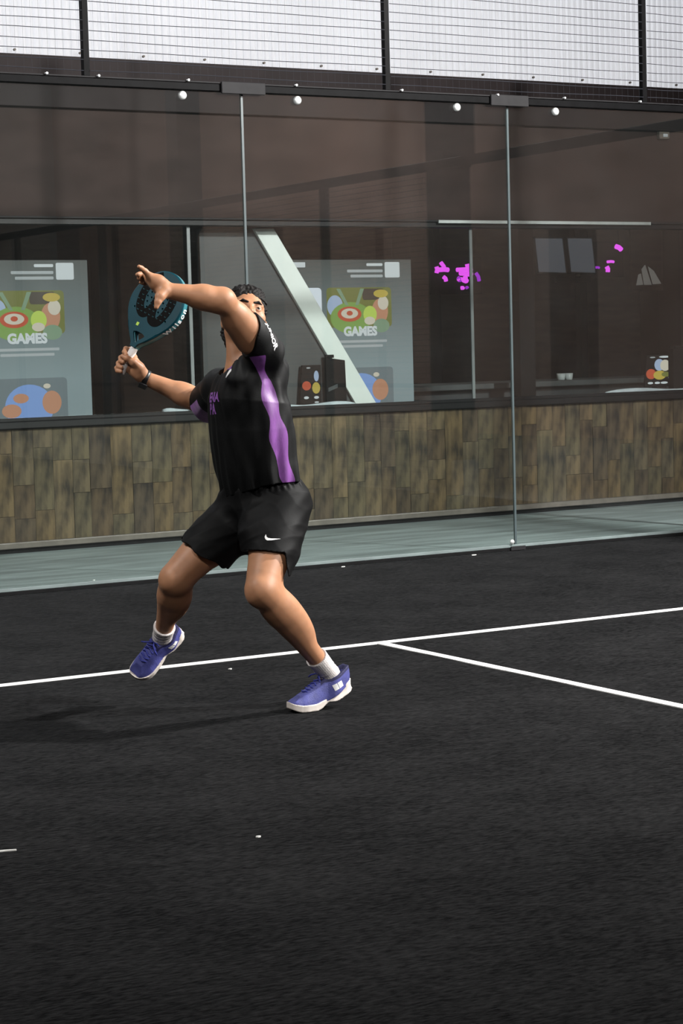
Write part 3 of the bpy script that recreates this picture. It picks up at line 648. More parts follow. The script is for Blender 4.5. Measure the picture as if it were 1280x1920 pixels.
def relax(V, Q, it=2, lam=0.5):
    V = V.copy(); E = np.concatenate([Q[:, [0, 1]], Q[:, [1, 2]], Q[:, [2, 3]], Q[:, [3, 0]]]); n = len(V)
    deg = np.bincount(E.ravel(), minlength=n)[:, None] + 1e-9
    for i in range(it):
        for l in (lam, -lam * 1.04):
            A = np.stack([np.bincount(E[:, 0], V[E[:, 1], c], n) + np.bincount(E[:, 1], V[E[:, 0], c], n) for c in range(3)], 1) / deg
            V += l * (A - V)
    return V
def solid(name, S, h, m, parent, it=2, slack=0.0):
    V, Q = S.net(h, slack); V = relax(V, Q, it)
    o = link(name, np_mesh(name, V, Q), m, parent, True); o['_n'] = len(Q); del o['_n']
    return o, V, Q
def clip(V, Q, val):
    """split a quad mesh along val = 0 into two triangle meshes (val<0, val>=0)"""
    T = np.concatenate([Q[:, [0, 1, 2]], Q[:, [0, 2, 3]]]); out = []
    s = val[T] < 0; c = s.sum(1)
    mixed = T[(c > 0) & (c < 3)]; newv = []; cache = {}; V2 = V
    lists = [list(map(tuple, T[c == 3])), list(map(tuple, T[c == 0]))]
    def cut(i, j):
        key = (min(i, j), max(i, j))
        if key not in cache:
            t = val[i] / (val[i] - val[j]); newv.append(V[i] + t * (V[j] - V[i])); cache[key] = len(V) + len(newv) - 1
        return cache[key]
    for t in mixed:
        sg = [val[i] < 0 for i in t]; k = sg.index(True) if sum(sg) == 1 else sg.index(False)
        a, b, d = t[k], t[(k + 1) % 3], t[(k + 2) % 3]; p, q = cut(a, b), cut(a, d)
        L1, L2 = (lists[0], lists[1]) if sum(sg) == 1 else (lists[1], lists[0])
        L1.append((a, p, q)); L2.append((p, b, d)); L2.append((p, d, q))
    VV = np.concatenate([V, np.array(newv)]) if newv else V
    for L in lists:
        L = np.array(L); u, inv = np.unique(L, return_inverse=True); out.append((VV[u], inv.reshape(-1, 3)))
    return out
def bvh_of(V, Q): return BVHTree.FromPolygons([tuple(v) for v in V], [tuple(map(int, q)) for q in Q])
def decal(name, pts, faces, org, ex, ey, bvh, m, parent, lift=0.0012, reach=0.25, sub=0.006):
    """lay a flat drawing onto a curved surface: vertices dropped along -ez"""
    org, ex, ey = map(lambda v: np.array(v, float), (org, ex, ey)); ez = nrm(np.cross(ex, ey))
    bm = bmesh.new(); vs_ = [bm.verts.new((p[0], p[1], 0)) for p in pts]
    for f in faces:
        try: bm.faces.new([vs_[i] for i in f])
        except ValueError: pass
    bmesh.ops.triangulate(bm, faces=bm.faces)
    for _ in range(5):
        lg = [e for e in bm.edges if e.calc_length() > sub]
        if not lg: break
        bmesh.ops.subdivide_edges(bm, edges=lg, cuts=1); bmesh.ops.triangulate(bm, faces=bm.faces)
    bad = []
    for v in bm.verts:
        P = org + ex * v.co.x + ey * v.co.y + ez * reach
        hit = bvh.ray_cast(Vector(P), Vector(-ez))
        if hit[0] is None: bad.append(v); continue
        v.co = hit[0] + Vector(hit[1] if hit[1].dot(Vector(ez)) > 0 else -hit[1]) * lift
    bmesh.ops.delete(bm, geom=bad, context='VERTS')
    me = bpy.data.meshes.new(name); bm.to_mesh(me); bm.free(); return link(name, me, m, parent)
def text_geo(s, size, bold=0.0):
    me = text_mesh(s, size, 'tmp', bold); P = [(v.co.x, v.co.y) for v in me.vertices]; Fc = [tuple(p.vertices) for p in me.polygons]; bpy.data.meshes.remove(me); return P, Fc

# ------------------------------------------------------------------ the player
r_ = nrm([_r[0], _r[1], 0]); t_ = -_f; Z = _z          # image-right, towards camera, up
PHI = math.radians(40)
CH = -r_ * math.cos(PHI) + t_ * math.sin(PHI)           # direction the chest faces
LT = r_ * math.sin(PHI) + t_ * math.cos(PHI)            # his left
MT['skin'] = mat('skin', (0.41, 0.20, 0.108), 0.52, var=0.07, scale=22, spec=0.4, sss=0.12)
MT['nail'] = mat('nail', (0.62, 0.40, 0.30), 0.3, var=0.04)
MT['hair'] = mat('dark_hair', (0.006, 0.0045, 0.004), 0.65, var=0.5, scale=60, bump=0.5, bscale=140, spec=0.2)
MT['shirt'] = mat('black_jersey', (0.0030, 0.0033, 0.0036), 0.6, var=0.12, scale=40, bump=0.06, bscale=220, spec=0.22)
MT['purple'] = mat('purple_jersey', (0.185, 0.055, 0.26), 0.5, var=0.2, scale=30, stretch=(1, 1, 0.4), bump=0.06, bscale=200, sheen=0.15)
MT['shorts'] = mat('black_woven_shorts', (0.0042, 0.0043, 0.0046), 0.6, var=0.15, scale=40, bump=0.05, bscale=260, spec=0.1)
MT['sock'] = mat('white_sock', (0.62, 0.58, 0.57), 0.9, var=0.06, scale=60, bump=0.2, bscale=200)
MT['shoe'] = mat('blue_mesh_upper', (0.060, 0.066, 0.26), 0.6, var=0.2, scale=30, bump=0.25, bscale=350)
MT['shoedark'] = mat('navy_collar', (0.016, 0.016, 0.075), 0.7, var=0.15, scale=40)
MT['lace'] = mat('blue_lace', (0.022, 0.03, 0.24), 0.7, var=0.15, scale=80)
MT['sole'] = mat('white_rubber', (0.66, 0.60, 0.55), 0.6, var=0.07, scale=14)
MT['print'] = mat('white_print', (0.78, 0.78, 0.78), 0.6, var=0.03)
MT['eye'] = mat('eye_white', (0.50, 0.46, 0.44), 0.2, var=0.03)
MT['iris'] = mat('dark_iris', (0.02, 0.012, 0.008), 0.15, var=0.1)
MT['lip'] = mat('lip', (0.42, 0.18, 0.14), 0.45, var=0.06)
MT['watch'] = mat('watch_black', (0.008, 0.008, 0.009), 0.4, var=0.15)

# ---- feet frames
toeL = gnd(541, 1337); toeL[2] = 0
dL = nrm(-r_ * math.cos(math.radians(30)) + t_ * math.sin(math.radians(30)))
heelR, toeR = at(337, 1184, -.42), at(250, 1272, -.35)
dR = nrm(toeR - heelR)
upR = t_ * .88 - r_ * .22 + Z * .30; upR = nrm(upR - dR * (upR @ dR))
class Foot:
    def __init__(s, toe, d, up, Ln, lift):
        s.a = d; s.c = up; s.b = nrm(np.cross(up, d)); s.L = Ln; s.o = np.array(toe) - d * Ln; s.lift = lift   # origin: heel on the sole plane
    def zs(s, a):
        q = np.clip((0.62 * s.L - a) / (0.62 * s.L), 0, 2); h = s.lift * q ** 1.35
        tip = np.clip((a - 0.80 * s.L) / (0.20 * s.L), 0, 1.3); return h + 0.017 * tip ** 2
    def loc(s, P): v = P - s.o; a = v @ s.a; return a, v @ s.b, v @ s.c - s.zs(a)
    def pt(s, a, b, c): return s.o + s.a * a + s.b * b + s.c * (c + float(s.zs(np.array(a))))
FL = Foot(toeL, dL, Z, .264, .062)
FR = Foot(toeR, dR, upR, .262, .004)
FL.o[2] = 0.0015
_jd = {}
_jd['LA'] = FL.pt(.078, 0, .108); _jd['RA'] = FR.pt(.074, 0, .100)
J = {k: at(*v) for k, v in dict(LA=(601, 1255, -0.02), LK=(490, 1109, .20), LH=(530, 945, -.03), RH=(462, 950, -.15), RK=(327, 1088, -.02), RA=(315, 1183, -.36),
     NB=(450, 706, -.02), LS=(500, 659, .11), RS=(412, 728, -.15), LE=(417, 563, .31), LW=(309, 544, .36), RE=(381, 756, -.38), RW=(268, 707, -.36), HD=(459, 602, -.02)).items()}
J.update(_jd)
def mix(a, b, t): return np.asarray(a) * (1 - t) + np.asarray(b) * t
person = thing('person', 'padel player in a black and purple jersey, reaching up with a teal racket', 'person', (float(J['LA'][0]), float(J['LA'][1]), 0.0))

# head frame
ps, th, rh = math.radians(17), math.radians(24), math.radians(11)
hF = t_ * math.cos(ps) + r_ * math.sin(ps); hL = r_ * math.cos(ps) - t_ * math.sin(ps)
hF, hU = hF * math.cos(th) + Z * math.sin(th), Z * math.cos(th) - hF * math.sin(th)
hL, hU = hL * math.cos(rh) - hU * math.sin(rh), hU * math.cos(rh) + hL * math.sin(rh)
HA = np.array([hL, hF, hU])
def HP(l, f, u): return J['HD'] + hL * l + hF * f + hU * u

B = Solid(0.03)
# trunk (under the jersey)
T0, T1, T2, T3 = at(494, 935, -.09), at(480, 865, -.06), at(472, 800, -.03), at(470, 752, -.02)
B.ch([T0, T1, T2, T3], [.150, .135, .140, .10], 0.04, CH, 0.68)
B.rc(mix(J['LS'], J['RS'], .12) - Z * .02, mix(J['LS'], J['RS'], .88) - Z * .022, .045, .045, 0.04)
# neck and trapezius
B.rc(J['NB'], HP(0, -.032, -.045), .060, .054, 0.035)
B.rc(mix(J['NB'], HP(0, 0, 0), .15), mix(J['NB'], J['LS'], .75) - Z * .01, .036, .034, 0.03)
B.rc(mix(J['NB'], HP(0, 0, 0), .15), mix(J['NB'], J['RS'], .75) - Z * .014, .034, .032, 0.03)
# neck tendon
B.rc(HP(-.052, -.02, -.045), mix(J['NB'], at(438, 700, .05), .6), .016, .014, 0.03)
# head
B.el(HP(0, -.014, .042), HA, (.074, .094, .080), 0.02)
B.el(HP(0, .036, -.012), HA, (.060, .060, .092), 0.03)
for s in (-1, 1):
    B.rc(HP(.048 * s, .0, -.045), HP(.012 * s, .068, -.092), .022, .018, 0.03)
    B.sp(HP(.043 * s, .060, -.012), .022, 0.025)
    B.rc(HP(.044 * s, .074, .034), HP(.012 * s, .088, .032), .010, .011, 0.014)
    B.sp(HP(.031 * s, .102, .012), .0135, 0.014, 's')
    B.sp(HP(.031 * s, .0795, .014), .0140, 0.004)
    B.el(HP(.031 * s, .094, .0145), HA, (.0122, .012, .0032), 0.002, 's')
    B.el(HP(.081 * s, -.012, -.010), np.array([hL, nrm(hF * .95 + hU * .2), nrm(hU - hF * .2)]), (.010, .019, .031), 0.006)
    B.el(HP(.092 * s, -.006, -.004), HA, (.006, .009, .015), 0.004, 's')
B.rc(HP(0, .086, .028), HP(0, .112, -.012), .0085, .0115, 0.014)
for s in (-1, 1):
    B.sp(HP(.0125 * s, .102, -.015), .0085, 0.008)
    B.sp(HP(.0065 * s, .113, -.0245), .0042, 0.002, 's')
B.sp(HP(0, .078, -.092), .018, 0.02)
B.rc(HP(-.018, .088, -.046), HP(.018, .088, -.046), .0065, .0065, 0.008)
B.rc(HP(-.015, .087, -.057), HP(.015, .087, -.057), .007, .007, 0.008)
# left arm (raised)
def along(a, b, t, off=(0, 0, 0)): return mix(a, b, t) + np.array(off)
LS, LE, LW = J['LS'], J['LE'], J['LW']
_i0 = len(B.ops)
B.rc(LS - Z * .006, along(LS, LE, .35), .050, .050, 0.04); B.rc(along(LS, LE, .30), LE, .050, .041, 0.03)
nb = nrm(np.cross(LE - LS, t_))                      # in-plane normal of the upper arm
if nb @ Z > 0: nb = -nb
B.rc(along(LS, LE, .30, nb * .020), along(LS, LE, .66, nb * .018), .053, .044, 0.03)      # biceps / underside
B.rc(along(LS, LE, .30, -nb * .006), along(LS, LE, .7, -nb * .006), .045, .040, 0.03)
armops = B.ops[_i0:]
B.sp(LE, .040, 0.02); B.sp(LE + nrm(LE - LW) * .014 + Z * .002, .029, 0.02)
B.rc(along(LE, LW, .02), along(LE, LW, .34), .042, .0435, 0.025); B.rc(along(LE, LW, .3), along(LE, LW, .97), .0435, .0275, 0.02)
B.rc(along(LE, LW, .12, -Z * .012), along(LE, LW, .45, -Z * .010), .036, .032, 0.02)
# left hand: palm seen from the thumb side, index pointing, thumb down
def P_(x, y, w): return at(x, y, w)
wr = P_(309, 543, .36)
B.rc(wr, P_(296, 530, .365), .0265, .030, 0.015, t_, 0.8)
B.rc(P_(303, 536, .36), P_(281, 519, .375), .026, .0165, 0.014); B.rc(P_(301, 539, .35), P_(279, 524, .345), .025, .0165, 0.014); B.rc(P_(300, 542, .34), P_(283, 532, .32), .024, .015, 0.014)
def finger(S, pts, rs, k=0.006):
    pts = [P_(*p) for p in pts]
    for i in range(len(pts) - 1): S.rc(pts[i], pts[i + 1], rs[i], rs[i + 1], k)
finger(B, [(283, 520, .375), (272, 508.5, .385), (265, 503, .40), (260.5, 500, .41)], [.0122, .0098, .0086, .0072])
finger(B, [(281, 522, .36), (269, 515, .335), (262, 514.5, .345), (257.5, 515, .365)], [.0120, .0102, .0092, .0080])
finger(B, [(281, 527, .345), (271, 523.5, .315), (264, 522, .325), (260, 522, .345)], [.0112, .0096, .0086, .0074])
finger(B, [(283, 532, .32), (275, 531, .290), (268, 530, .295), (264, 529.5, .310)], [.0102, .0086, .0078, .0070])
B.rc(P_(307, 547, .375), P_(300, 556, .395), .0235, .0185, 0.012); B.rc(P_(300, 556, .395), P_(296, 566, .405), .0165, .0125, 0.008); B.rc(P_(296, 566, .405), P_(293, 576, .410), .0122, .0085, 0.006)
# right arm (holds the racket)
RS, RE, RW = J['RS'], J['RE'], J['RW']
B.rc(RS, RE, .060, .046, 0.04); B.sp(RE, .041, 0.02); B.sp(RE + nrm(RE - RW) * .010, .034, 0.02)
B.rc(along(RE, RW, .0), along(RE, RW, .33), .042, .0440, 0.025); B.rc(along(RE, RW, .3), along(RE, RW, .97), .0435, .0265, 0.02)
B.rc(along(RE, RW, .1, Z * .008), along(RE, RW, .4, Z * .010), .035, .030, 0.02)
# racket grip axis
W0 = -.335
G0, G1 = at(225.5, 700, W0), at(251, 654, W0)
ga = nrm(G1 - G0)
# right hand
def Hn(x, y, dw): return at(x, y, W0 + dw)
B.rc(RW, Hn(258, 693, -.006), .0255, .029, 0.014); B.rc(Hn(263, 699, -.010), Hn(250, 677, -.012), .026, .0215, 0.014); B.rc(Hn(262, 702, -.012), Hn(243, 690, -.014), .026, .022, 0.014)
def hf(pts, rs):
    pts = [Hn(*p) for p in pts]
    for i in range(len(pts) - 1): B.rc(pts[i], pts[i + 1], rs[i], rs[i + 1], 0.005)
hf([(252, 670, -.030), (243, 656, -.038), (236, 654, -.014), (233, 660, .006), (236, 664, .018)], [.0125, .0108, .0100, .0092, .0080])
hf([(247, 676, -.034), (233, 668, -.036), (226.5, 671, -.008), (226, 677, .014), (231, 679, .026)], [.0125, .0110, .0102, .0094, .0082])
hf([(243, 685, -.034), (229, 678, -.036), (222.0, 681, -.008), (222, 687, .014), (228, 689, .027)], [.0120, .0106, .0098, .0090, .0080])
hf([(240, 694, -.032), (225, 687, -.032), (218.5, 690, -.006), (220, 695.5, .014), (227, 697, .026)], [.0108, .0094, .0086, .0080, .0072])
B.rc(Hn(260, 690, .006), Hn(250, 680, .026), .0215, .0165, 0.012); B.rc(Hn(250, 680, .026), Hn(238, 672, .034), .0145, .0120, 0.007); B.rc(Hn(238, 672, .034), Hn(229, 668, .030), .0120, .0088, 0.005)
# legs
LH, LK, LA, RH, RK, RA = (J[k] for k in ('LH', 'LK', 'LA', 'RH', 'RK', 'RA'))
_i2 = len(B.ops)
def leg(H, K, A, fk, thick=1.0):
    """H hip, K knee, A ankle, fk = direction the kneecap faces"""
    B.rc(H, mix(H, K, .5), .092 * thick, .082 * thick, 0.05); B.rc(mix(H, K, .45), mix(H, K, .97), .081 * thick, .056, 0.03)
    B.rc(along(H, K, .45, fk * .014), along(H, K, .84, fk * .010), .066, .052, 0.04)           # quadriceps
    B.sp(K, .048, 0.035); B.el(K + fk * .029, np.array([nrm(np.cross(fk, A - K)), fk, np.cross(nrm(np.cross(fk, A - K)), fk)]), (.028, .021, .034), 0.018)
    sd = nrm(A - K); bk = nrm(-fk + sd * (fk @ sd))
    B.rc(K, along(K, A, .25), .052, .050, 0.03); B.rc(along(K, A, .2), along(K, A, .97), .050, .032, 0.025)
    ax = np.array([nrm(np.cross(sd, bk)), bk, sd])
    L = np.linalg.norm(A - K)
    B.el(along(K, A, .33, bk * .034), ax, (.053, .048, .29 * L), 0.05)
    B.el(along(K, A, .28, -bk * .020), ax, (.030, .024, .22 * L), 0.02)
kfL = nrm(CH * 0.9 + t_ * .35 + Z * .10); kfR = nrm(CH * .8 + t_ * .55 + Z * .25)
def orth(v, d): d = nrm(d); v = v - d * (v @ d); return nrm(v)
leg(LH, LK, LA, orth(kfL, LK - LH) * .6 + orth(kfL, LA - LK) * .4)
leg(RH, RK, RA, nrm(orth(kfR, RK - RH) * .6 + orth(kfR, RA - RK) * .4), 1.0)
legops = B.ops[_i2:]

for F_, A_ in ((FL, LA), (FR, RA)):
    B.rc(A_, F_.pt(.055, 0, .055), .030, .020, 0.01); B.rc(A_, F_.pt(.15, 0, .040), .029, .018, 0.01); B.rc(F_.pt(.15, 0, .040), F_.pt(.225, 0, .030), .022, .015, 0.02)
body, bV, bQ = solid('body', B, 0.0031, MT['skin'], person, 1)

# ---- face details
hair = Solid(0.012)
hair.el(HP(0, -.022, .050), HA, (.083, .100, .084), 0.01)
hair.el(HP(0, -.060, .0), HA, (.066, .052, .075), 0.03)
hair.rc(HP(-.045, -.075, -.03), HP(.045, -.075, -.03), .030, .030, 0.03)
hair.rc(HP(-.056, -.052, -.055), HP(-.050, -.052, -.085), .016, .012, 0.02)
rr = random.Random(3)
for i in range(46):
    a = rr.uniform(-1.25, 1.25); e = rr.uniform(.55, 1.35)
    l, f, u = .080 * math.sin(a) * math.cos(e * .9), .086 * math.cos(a) * math.cos(e) - .02, .050 + .086 * math.sin(e)
    hair.sp(HP(l, f, u), rr.uniform(.010, .017), 0.008)
for i in range(14):
    a = -1.2 + 2.4 * i / 13
    hair.sp(HP(.073 * math.sin(a), .058 * math.cos(a) - .001, .092 - .012 * abs(a) + rr.uniform(-.004, .004)), rr.uniform(.009, .014), 0.008)
hair.el(HP(0, .120, -.005), HA, (.079, .080, .094), 0.006, 's')
for s in (-1, 1):
    hair.el(HP(.085 * s, -.004, -.024), HA, (.034, .030, .052), 0.006, 's')
    hair.rc(HP(.069 * s, .022, .045), HP(.068 * s, .020, .000), .010, .006, 0.008)
def hair_post(P, F):
    q = (P - J['HD']) @ HA.T
    return F + .0028 * np.sin(q[:, 0] * 260 + 3 * np.sin(q[:, 2] * 90)) * np.sin(q[:, 1] * 210 + q[:, 2] * 170 + 2 * np.sin(q[:, 0] * 80))
hair.post = hair_post
solid('hair', hair, 0.0026, MT['hair'], person, 1, 0.004)
for s in (-1, 1):
    e = Solid(0.004)
    e.rc(HP(.013 * s, .0985, .0325), HP(.030 * s, .0945, .0385), .0048, .0052, 0.004); e.rc(HP(.030 * s, .0945, .0385), HP(.048 * s, .0795, .0345), .005, .003, 0.004)
    solid('eyebrow', e, 0.0016, MT['hair'], person, 1)
    c = HP(.031 * s, .0795, .014)
    bm = bmesh.new(); bmesh.ops.create_uvsphere(bm, u_segments=20, v_segments=14, radius=.0129); bmesh.ops.translate(bm, verts=bm.verts, vec=Vector(c))
    me = bpy.data.meshes.new('eyeball'); bm.to_mesh(me); bm.free(); eb = link('eyeball', me, MT['eye'], person, True)
    g = nrm(hF + hU * .22 + hL * .1); bm = bmesh.new(); bmesh.ops.create_uvsphere(bm, u_segments=16, v_segments=10, radius=.0076); bmesh.ops.translate(bm, verts=bm.verts, vec=Vector(c + g * .0068))
    me = bpy.data.meshes.new('iris'); bm.to_mesh(me); bm.free(); link('iris', me, MT['iris'], eb, True)

# ---- jersey
TA = [at(489, 915, -.075), at(478, 862, -.05), at(471, 800, -.025), at(468, 752, -.012), at(470, 724, -.01)]
tax = nrm(TA[3] - TA[0])                                # trunk axis
cF = nrm(CH - tax * (CH @ tax)); cL = nrm(np.cross(tax, cF))
if cL @ LT < 0: cL = -cL
def tr_loc(P):
    v = P - TA[0]; h = v @ tax; return h, v @ cF, v @ cL
TL = float((TA[4] - TA[0]) @ tax)
S = Solid(0.03)
S.ch(TA, [.176, .170, .172, .158, .095], 0.045, cF, 0.73)
S.rc(at(455, 742, .06), at(440, 752, -.05), .085, .080, 0.06, cF, 0.85)                  # chest
S.rc(mix(LS, RS, .05), mix(LS, RS, .45) - Z * .026, .060, .042, 0.05); S.rc(mix(LS, RS, .45) - Z * .026, mix(LS, RS, .95), .042, .060, 0.05)                              # yoke
S.rc(mix(J['NB'], LS, .6) - Z * .01, LS, .042, .058, 0.04); S.rc(mix(J['NB'], RS, .5) - Z * .012, RS, .036, .058, 0.04)
S.rc(at(494, 704, .03), at(504, 696, -.03), .083, .078, 0.06)                           # shoulder blade side
S.rc(LS, along(LS, LE, .55), .057, .060, 0.03); S.rc(along(LS, LE, .05, nb * .014), along(LS, LE, .55, nb * .018), .058, .064, 0.03)                                          # left sleeve
S.rc(RS, along(RS, RE, .80), .070, .068, 0.03); S.rc(along(RS, RE, .4, -Z * .02), along(RS, RE, .85, -Z * .020 + r_ * .01), .062, .060, 0.03)                                          # right sleeve
lsd, rsd = nrm(LE - LS), nrm(RE - RS)
lsc, rsc = at(476, 623, .21), along(RS, RE, .86); lsn = nrm(-r_ * .86 + Z * .18 + t_ * .45)
nk = nrm(HP(0, 0, 0) - J['NB']); nkc = mix(J['NB'], HP(0, -.03, -.05), .02)
hemd = nrm(-tax + r_ * .0)
def smin(a, b, k):
    hh = np.clip(0.5 + 0.5 * (a - b) / k, 0, 1); return a + (b - a) * hh - k * hh * (1 - hh)
def shirt_post(P, F):
    h, a, b = tr_loc(P); th_ = np.arctan2(a, b)         # 0 = his left side, +90 = front
    down = np.clip(1 - h / TL, 0, 1.2)
    amp = .0030 + .0075 * down ** 1.2
    body_w = np.clip((.17 - np.abs(F) * 0) / .17, 0, 1)
    f = np.sin(9 * th_ + 2.2 * down + 1.2 * np.sin(3 * th_ + 5 * down)) * .6 + .4 * np.sin(17 * th_ - 4 * down + .8)
    f2 = np.sin((h * 55 + a * 60 + 2 * np.sin(b * 30)))   # drag creases across the chest
    F = F + amp * f * body_w + .0022 * f2 * np.clip(h / TL - .35, 0, 1)
    F = smin(F, B.ev(P, armops) - .0065, .012)
    G = F.copy()
    arm = np.sqrt((((P - lsc) - np.outer((P - lsc) @ lsd, lsd)) ** 2).sum(1)); sl = (P - lsc) @ lsn
    G = np.where((sl > -.03) & (arm < .13), np.maximum(G, sl + .003 * np.sin((P - lsc) @ Z * 70)), G)
    arm2 = np.sqrt((((P - rsc) - np.outer((P - rsc) @ rsd, rsd)) ** 2).sum(1)); sr = (P - rsc) @ rsd
    G = np.where((sr > -.08) & (arm2 < .16), np.maximum(G, sr + .2 * ((P - rsc) @ Z)), G)
    hem = -(h - (.006 + .020 * np.clip(b / .17, -1, 1) + .010 * np.sin(2.2 * th_ + .6) + .0015 * np.sin(5 * th_)))
    G = np.maximum(G, hem)
    # neck opening
    v = P - nkc; ax = v @ nk; rad = np.sqrt(((v - np.outer(ax, nk)) ** 2).sum(1))
    G = np.maximum(G, np.where((ax > -.07) & (ax < .085), (.084 + .10 * np.clip(-ax, 0, 1)) - rad - np.clip(-ax, 0, .2) * 1.2, -1))
    return G
S.post = shirt_post
V, Q = S.net(0.0032, 0.008); V = relax(V, Q, 2)
sbvh = bvh_of(V, Q)
# purple side panel: a band down his left flank, and a gusset below each sleeve
h, a, b = tr_loc(V); thd = np.degrees(np.arctan2(a, b))
PANEL = dict(h=[-.05, 0.0, .06, .115, .21, .31, .357, .42, .47, .53], c=[-4, -4, 1, 4, 6.5, 9.5, 10.5, 9, 15, 22], w=[4, 5, 8.5, 11, 11.5, 10, 9, 8, 7, 7])
pc = np.interp(h, PANEL['h'], PANEL['c']); pw_ = np.interp(h, PANEL['h'], PANEL['w'])
val = (np.abs(thd - pc) - pw_ - 2.5 * np.sin(h * 38)) / 60
val = np.where(b > .02, np.maximum(val, (h - .525) / .3), 1.0)
arm = (V - RS) @ rsd; lowr = (V - along(RS, RE, .6)) @ nrm(Z - rsd * (Z @ rsd))
rax = np.sqrt((((V - RS) - np.outer(arm, rsd)) ** 2).sum(1)); val = np.where((arm > .10) & (rax < .11), (lowr + .018) / .3, np.where(arm > .10, 1.0, val))
arm = (V - LS) @ lsd; lowl = (V - along(LS, LE, .2)) @ nb
(pvV, pvT), (blV, blT) = clip(V, Q, val)
shirt = link('shirt', np_mesh('shirt', blV, blT), MT['shirt'], person, True)
cen = pvV[pvT].mean(1); isr = (cen - RS) @ rsd > .09
for nm_, sel, lb_ in (('side_panel', ~isr, 'purple side panel'), ('sleeve_gusset', isr, 'purple underside of the sleeve')):
    u_, inv_ = np.unique(pvT[sel], return_inverse=True)
    pan = link(nm_, np_mesh(nm_, pvV[u_], inv_.reshape(-1, 3)), MT['purple'], shirt, True); pan['label'] = lb_

# ---- shorts
K = Solid(0.03)
hl, hr = at(505, 1034, .16), at(396, 1043, -.07)
W1, W2 = at(486, 905, -.075), at(488, 945, -.085)
K.rc(W1, W2, .156, .162, 0.04, CH, 0.74)
K.rc(W2, at(494, 985, -.09), .156, .125, 0.05, CH, 0.82)
K.rc(LH + r_ * .004, mix(LH, LK, .78), .098, .091, 0.045); K.rc(LH - CH * .028 - r_ * .008, mix(LH, LK, .55) - CH * .026, .086, .078, 0.05)
K.rc(at(482, 985, .06), at(480, 1005, .09), .070, .070, 0.05)
K.rc(RH, mix(RH, RK, .72) - Z * .012 + r_ * .008, .104, .112, 0.045)
lhd, rhd = nrm(LK - LH), nrm(RK - RH)
lhn = nrm(-Z + lhd * .25); rhn = nrm(rhd * .9 - Z * .30 - t_ * .38)
def ridge(x): return 1 - np.abs(np.sin(x)) * 2
def shorts_post(P, F):
    q = P - W2
    u, v, w = q @ r_, q @ Z, q @ t_
    cre = -ridge(38 * v + 17 * u + 1.4 * np.sin(26 * u + 18 * w)) * .0010 - ridge(24 * u - 33 * v + 25 * w + 1.2 * np.sin(30 * v)) * .0011 + np.sin(95 * v - 40 * u + 20 * w) * .0010
    band = np.clip(((P - W1) @ tax + .02) / .02, 0, 1); an = np.arctan2((P - W1) @ CH, (P - W1) @ LT)
    F = F + cre + band * .002 * np.sin(46 * an)
    FB = smin(F, B.ev(P, legops) - .006, .012); F = np.where((((P - hl) @ lhn) < .012) & (((P - hr) @ rhn < .012) | ((P - hl) @ r_ > -.06)), FB, F)
    G = np.maximum(F, (P - W1) @ tax - .022)
    v = P - hl; dl = v @ lhn; near = np.sqrt(((v - np.outer(v @ lhd, lhd)) ** 2).sum(1))
    back = np.clip((v @ r_ - .058) / .010, 0, 1) * np.clip((.040 - v @ t_) / .012, 0, 1)
    G = np.where((near < .17) & (dl > -.14) & (v @ r_ > -.118), np.maximum(G, dl - .004 * np.sin(30 * (v @ r_)) - .088 * back), G)
    v2 = P - hr; dr = v2 @ rhn; nr_ = np.sqrt(((v2 - np.outer(dr, rhn)) ** 2).sum(1))
    G = np.where((nr_ < .22) & (dr > -.12) & (v @ r_ < -.060), np.maximum(G, dr - .005 * np.sin(9 * np.arctan2(v2 @ Z, v2 @ t_))), G)
    return G
K.post = shorts_post
V, Q = K.net(0.0032, 0.008); V = relax(V, Q, 2); kbvh = bvh_of(V, Q)
shorts = link('shorts', np_mesh('shorts', V, Q), MT['shorts'], person, True)
# swoosh-like tick on the left leg, and the sock
def tick(L):
    up = [(0, .30), (.10, .16), (.22, .13), (.42, .17), (1.0, .34)]; lo = [(1.0, .34), (.45, .06), (.22, -.03), (.07, .0), (-.02, .12), (-.01, .24)]
    P = [((x - .5) * L, (y - .15) * L) for x, y in up + lo[1:]]
    return P, [tuple(range(len(P)))]
P2, F2 = tick(.058)
og = at(510, 1013, .22); decal('tick_logo', [(x, y) for x, y in P2], F2, og, nrm(r_ - Z * .38 + 0 * t_), nrm(Z + r_ * .38), kbvh, MT['print'], shorts, 0.0015, 0.2, 0.005)

# ---- lettering on the jersey
P3, F3 = text_geo('JUNIOR', .027, .0011)
e1 = nrm((at(534, 645, .12) - at(503, 610, .12))); e2 = nrm(np.cross(nrm(t_ * .55 + r_ * .55 + Z * .5), e1))
decal('sleeve_lettering', P3, F3, at(514, 624, .20), e1, e2, sbvh, MT['print'], shirt, 0.0015, 0.2, 0.008)
MT['purpleprint'] = mat('purple_print', (0.20, 0.07, 0.30), 0.6, var=0.15, scale=40)
P4, F4 = text_geo('ENA', .050, .002); P5, F5 = text_geo('PA', .056, .002)
c1 = nrm(np.cross(Z, CH)); c1 = c1 if c1 @ LT > 0 else -c1; c1 = nrm(c1 + Z * .06)
o4 = at(418, 745, .0); decal('chest_lettering', P4, F4, o4, c1, nrm(Z - c1 * .06), sbvh, MT['purpleprint'], shirt, 0.0015, 0.35, 0.008)
decal('chest_lettering', P5, F5, o4 - Z * .044 - c1 * .008, c1, nrm(Z - c1 * .06), sbvh, MT['purpleprint'], shirt, 0.0015, 0.35, 0.008)
bp = [(.78 * x_, .78 * y_) for x_, y_ in [(-.010, .016), (.006, .022), (.012, .012), (.009, -.008), (.002, -.020), (-.006, -.018), (-.012, .002)]]
decal('chest_badge', bp, [tuple(range(7))], at(449, 700, .05), c1, Z, sbvh, MT['print'], shirt, 0.0015, 0.3, 0.006)

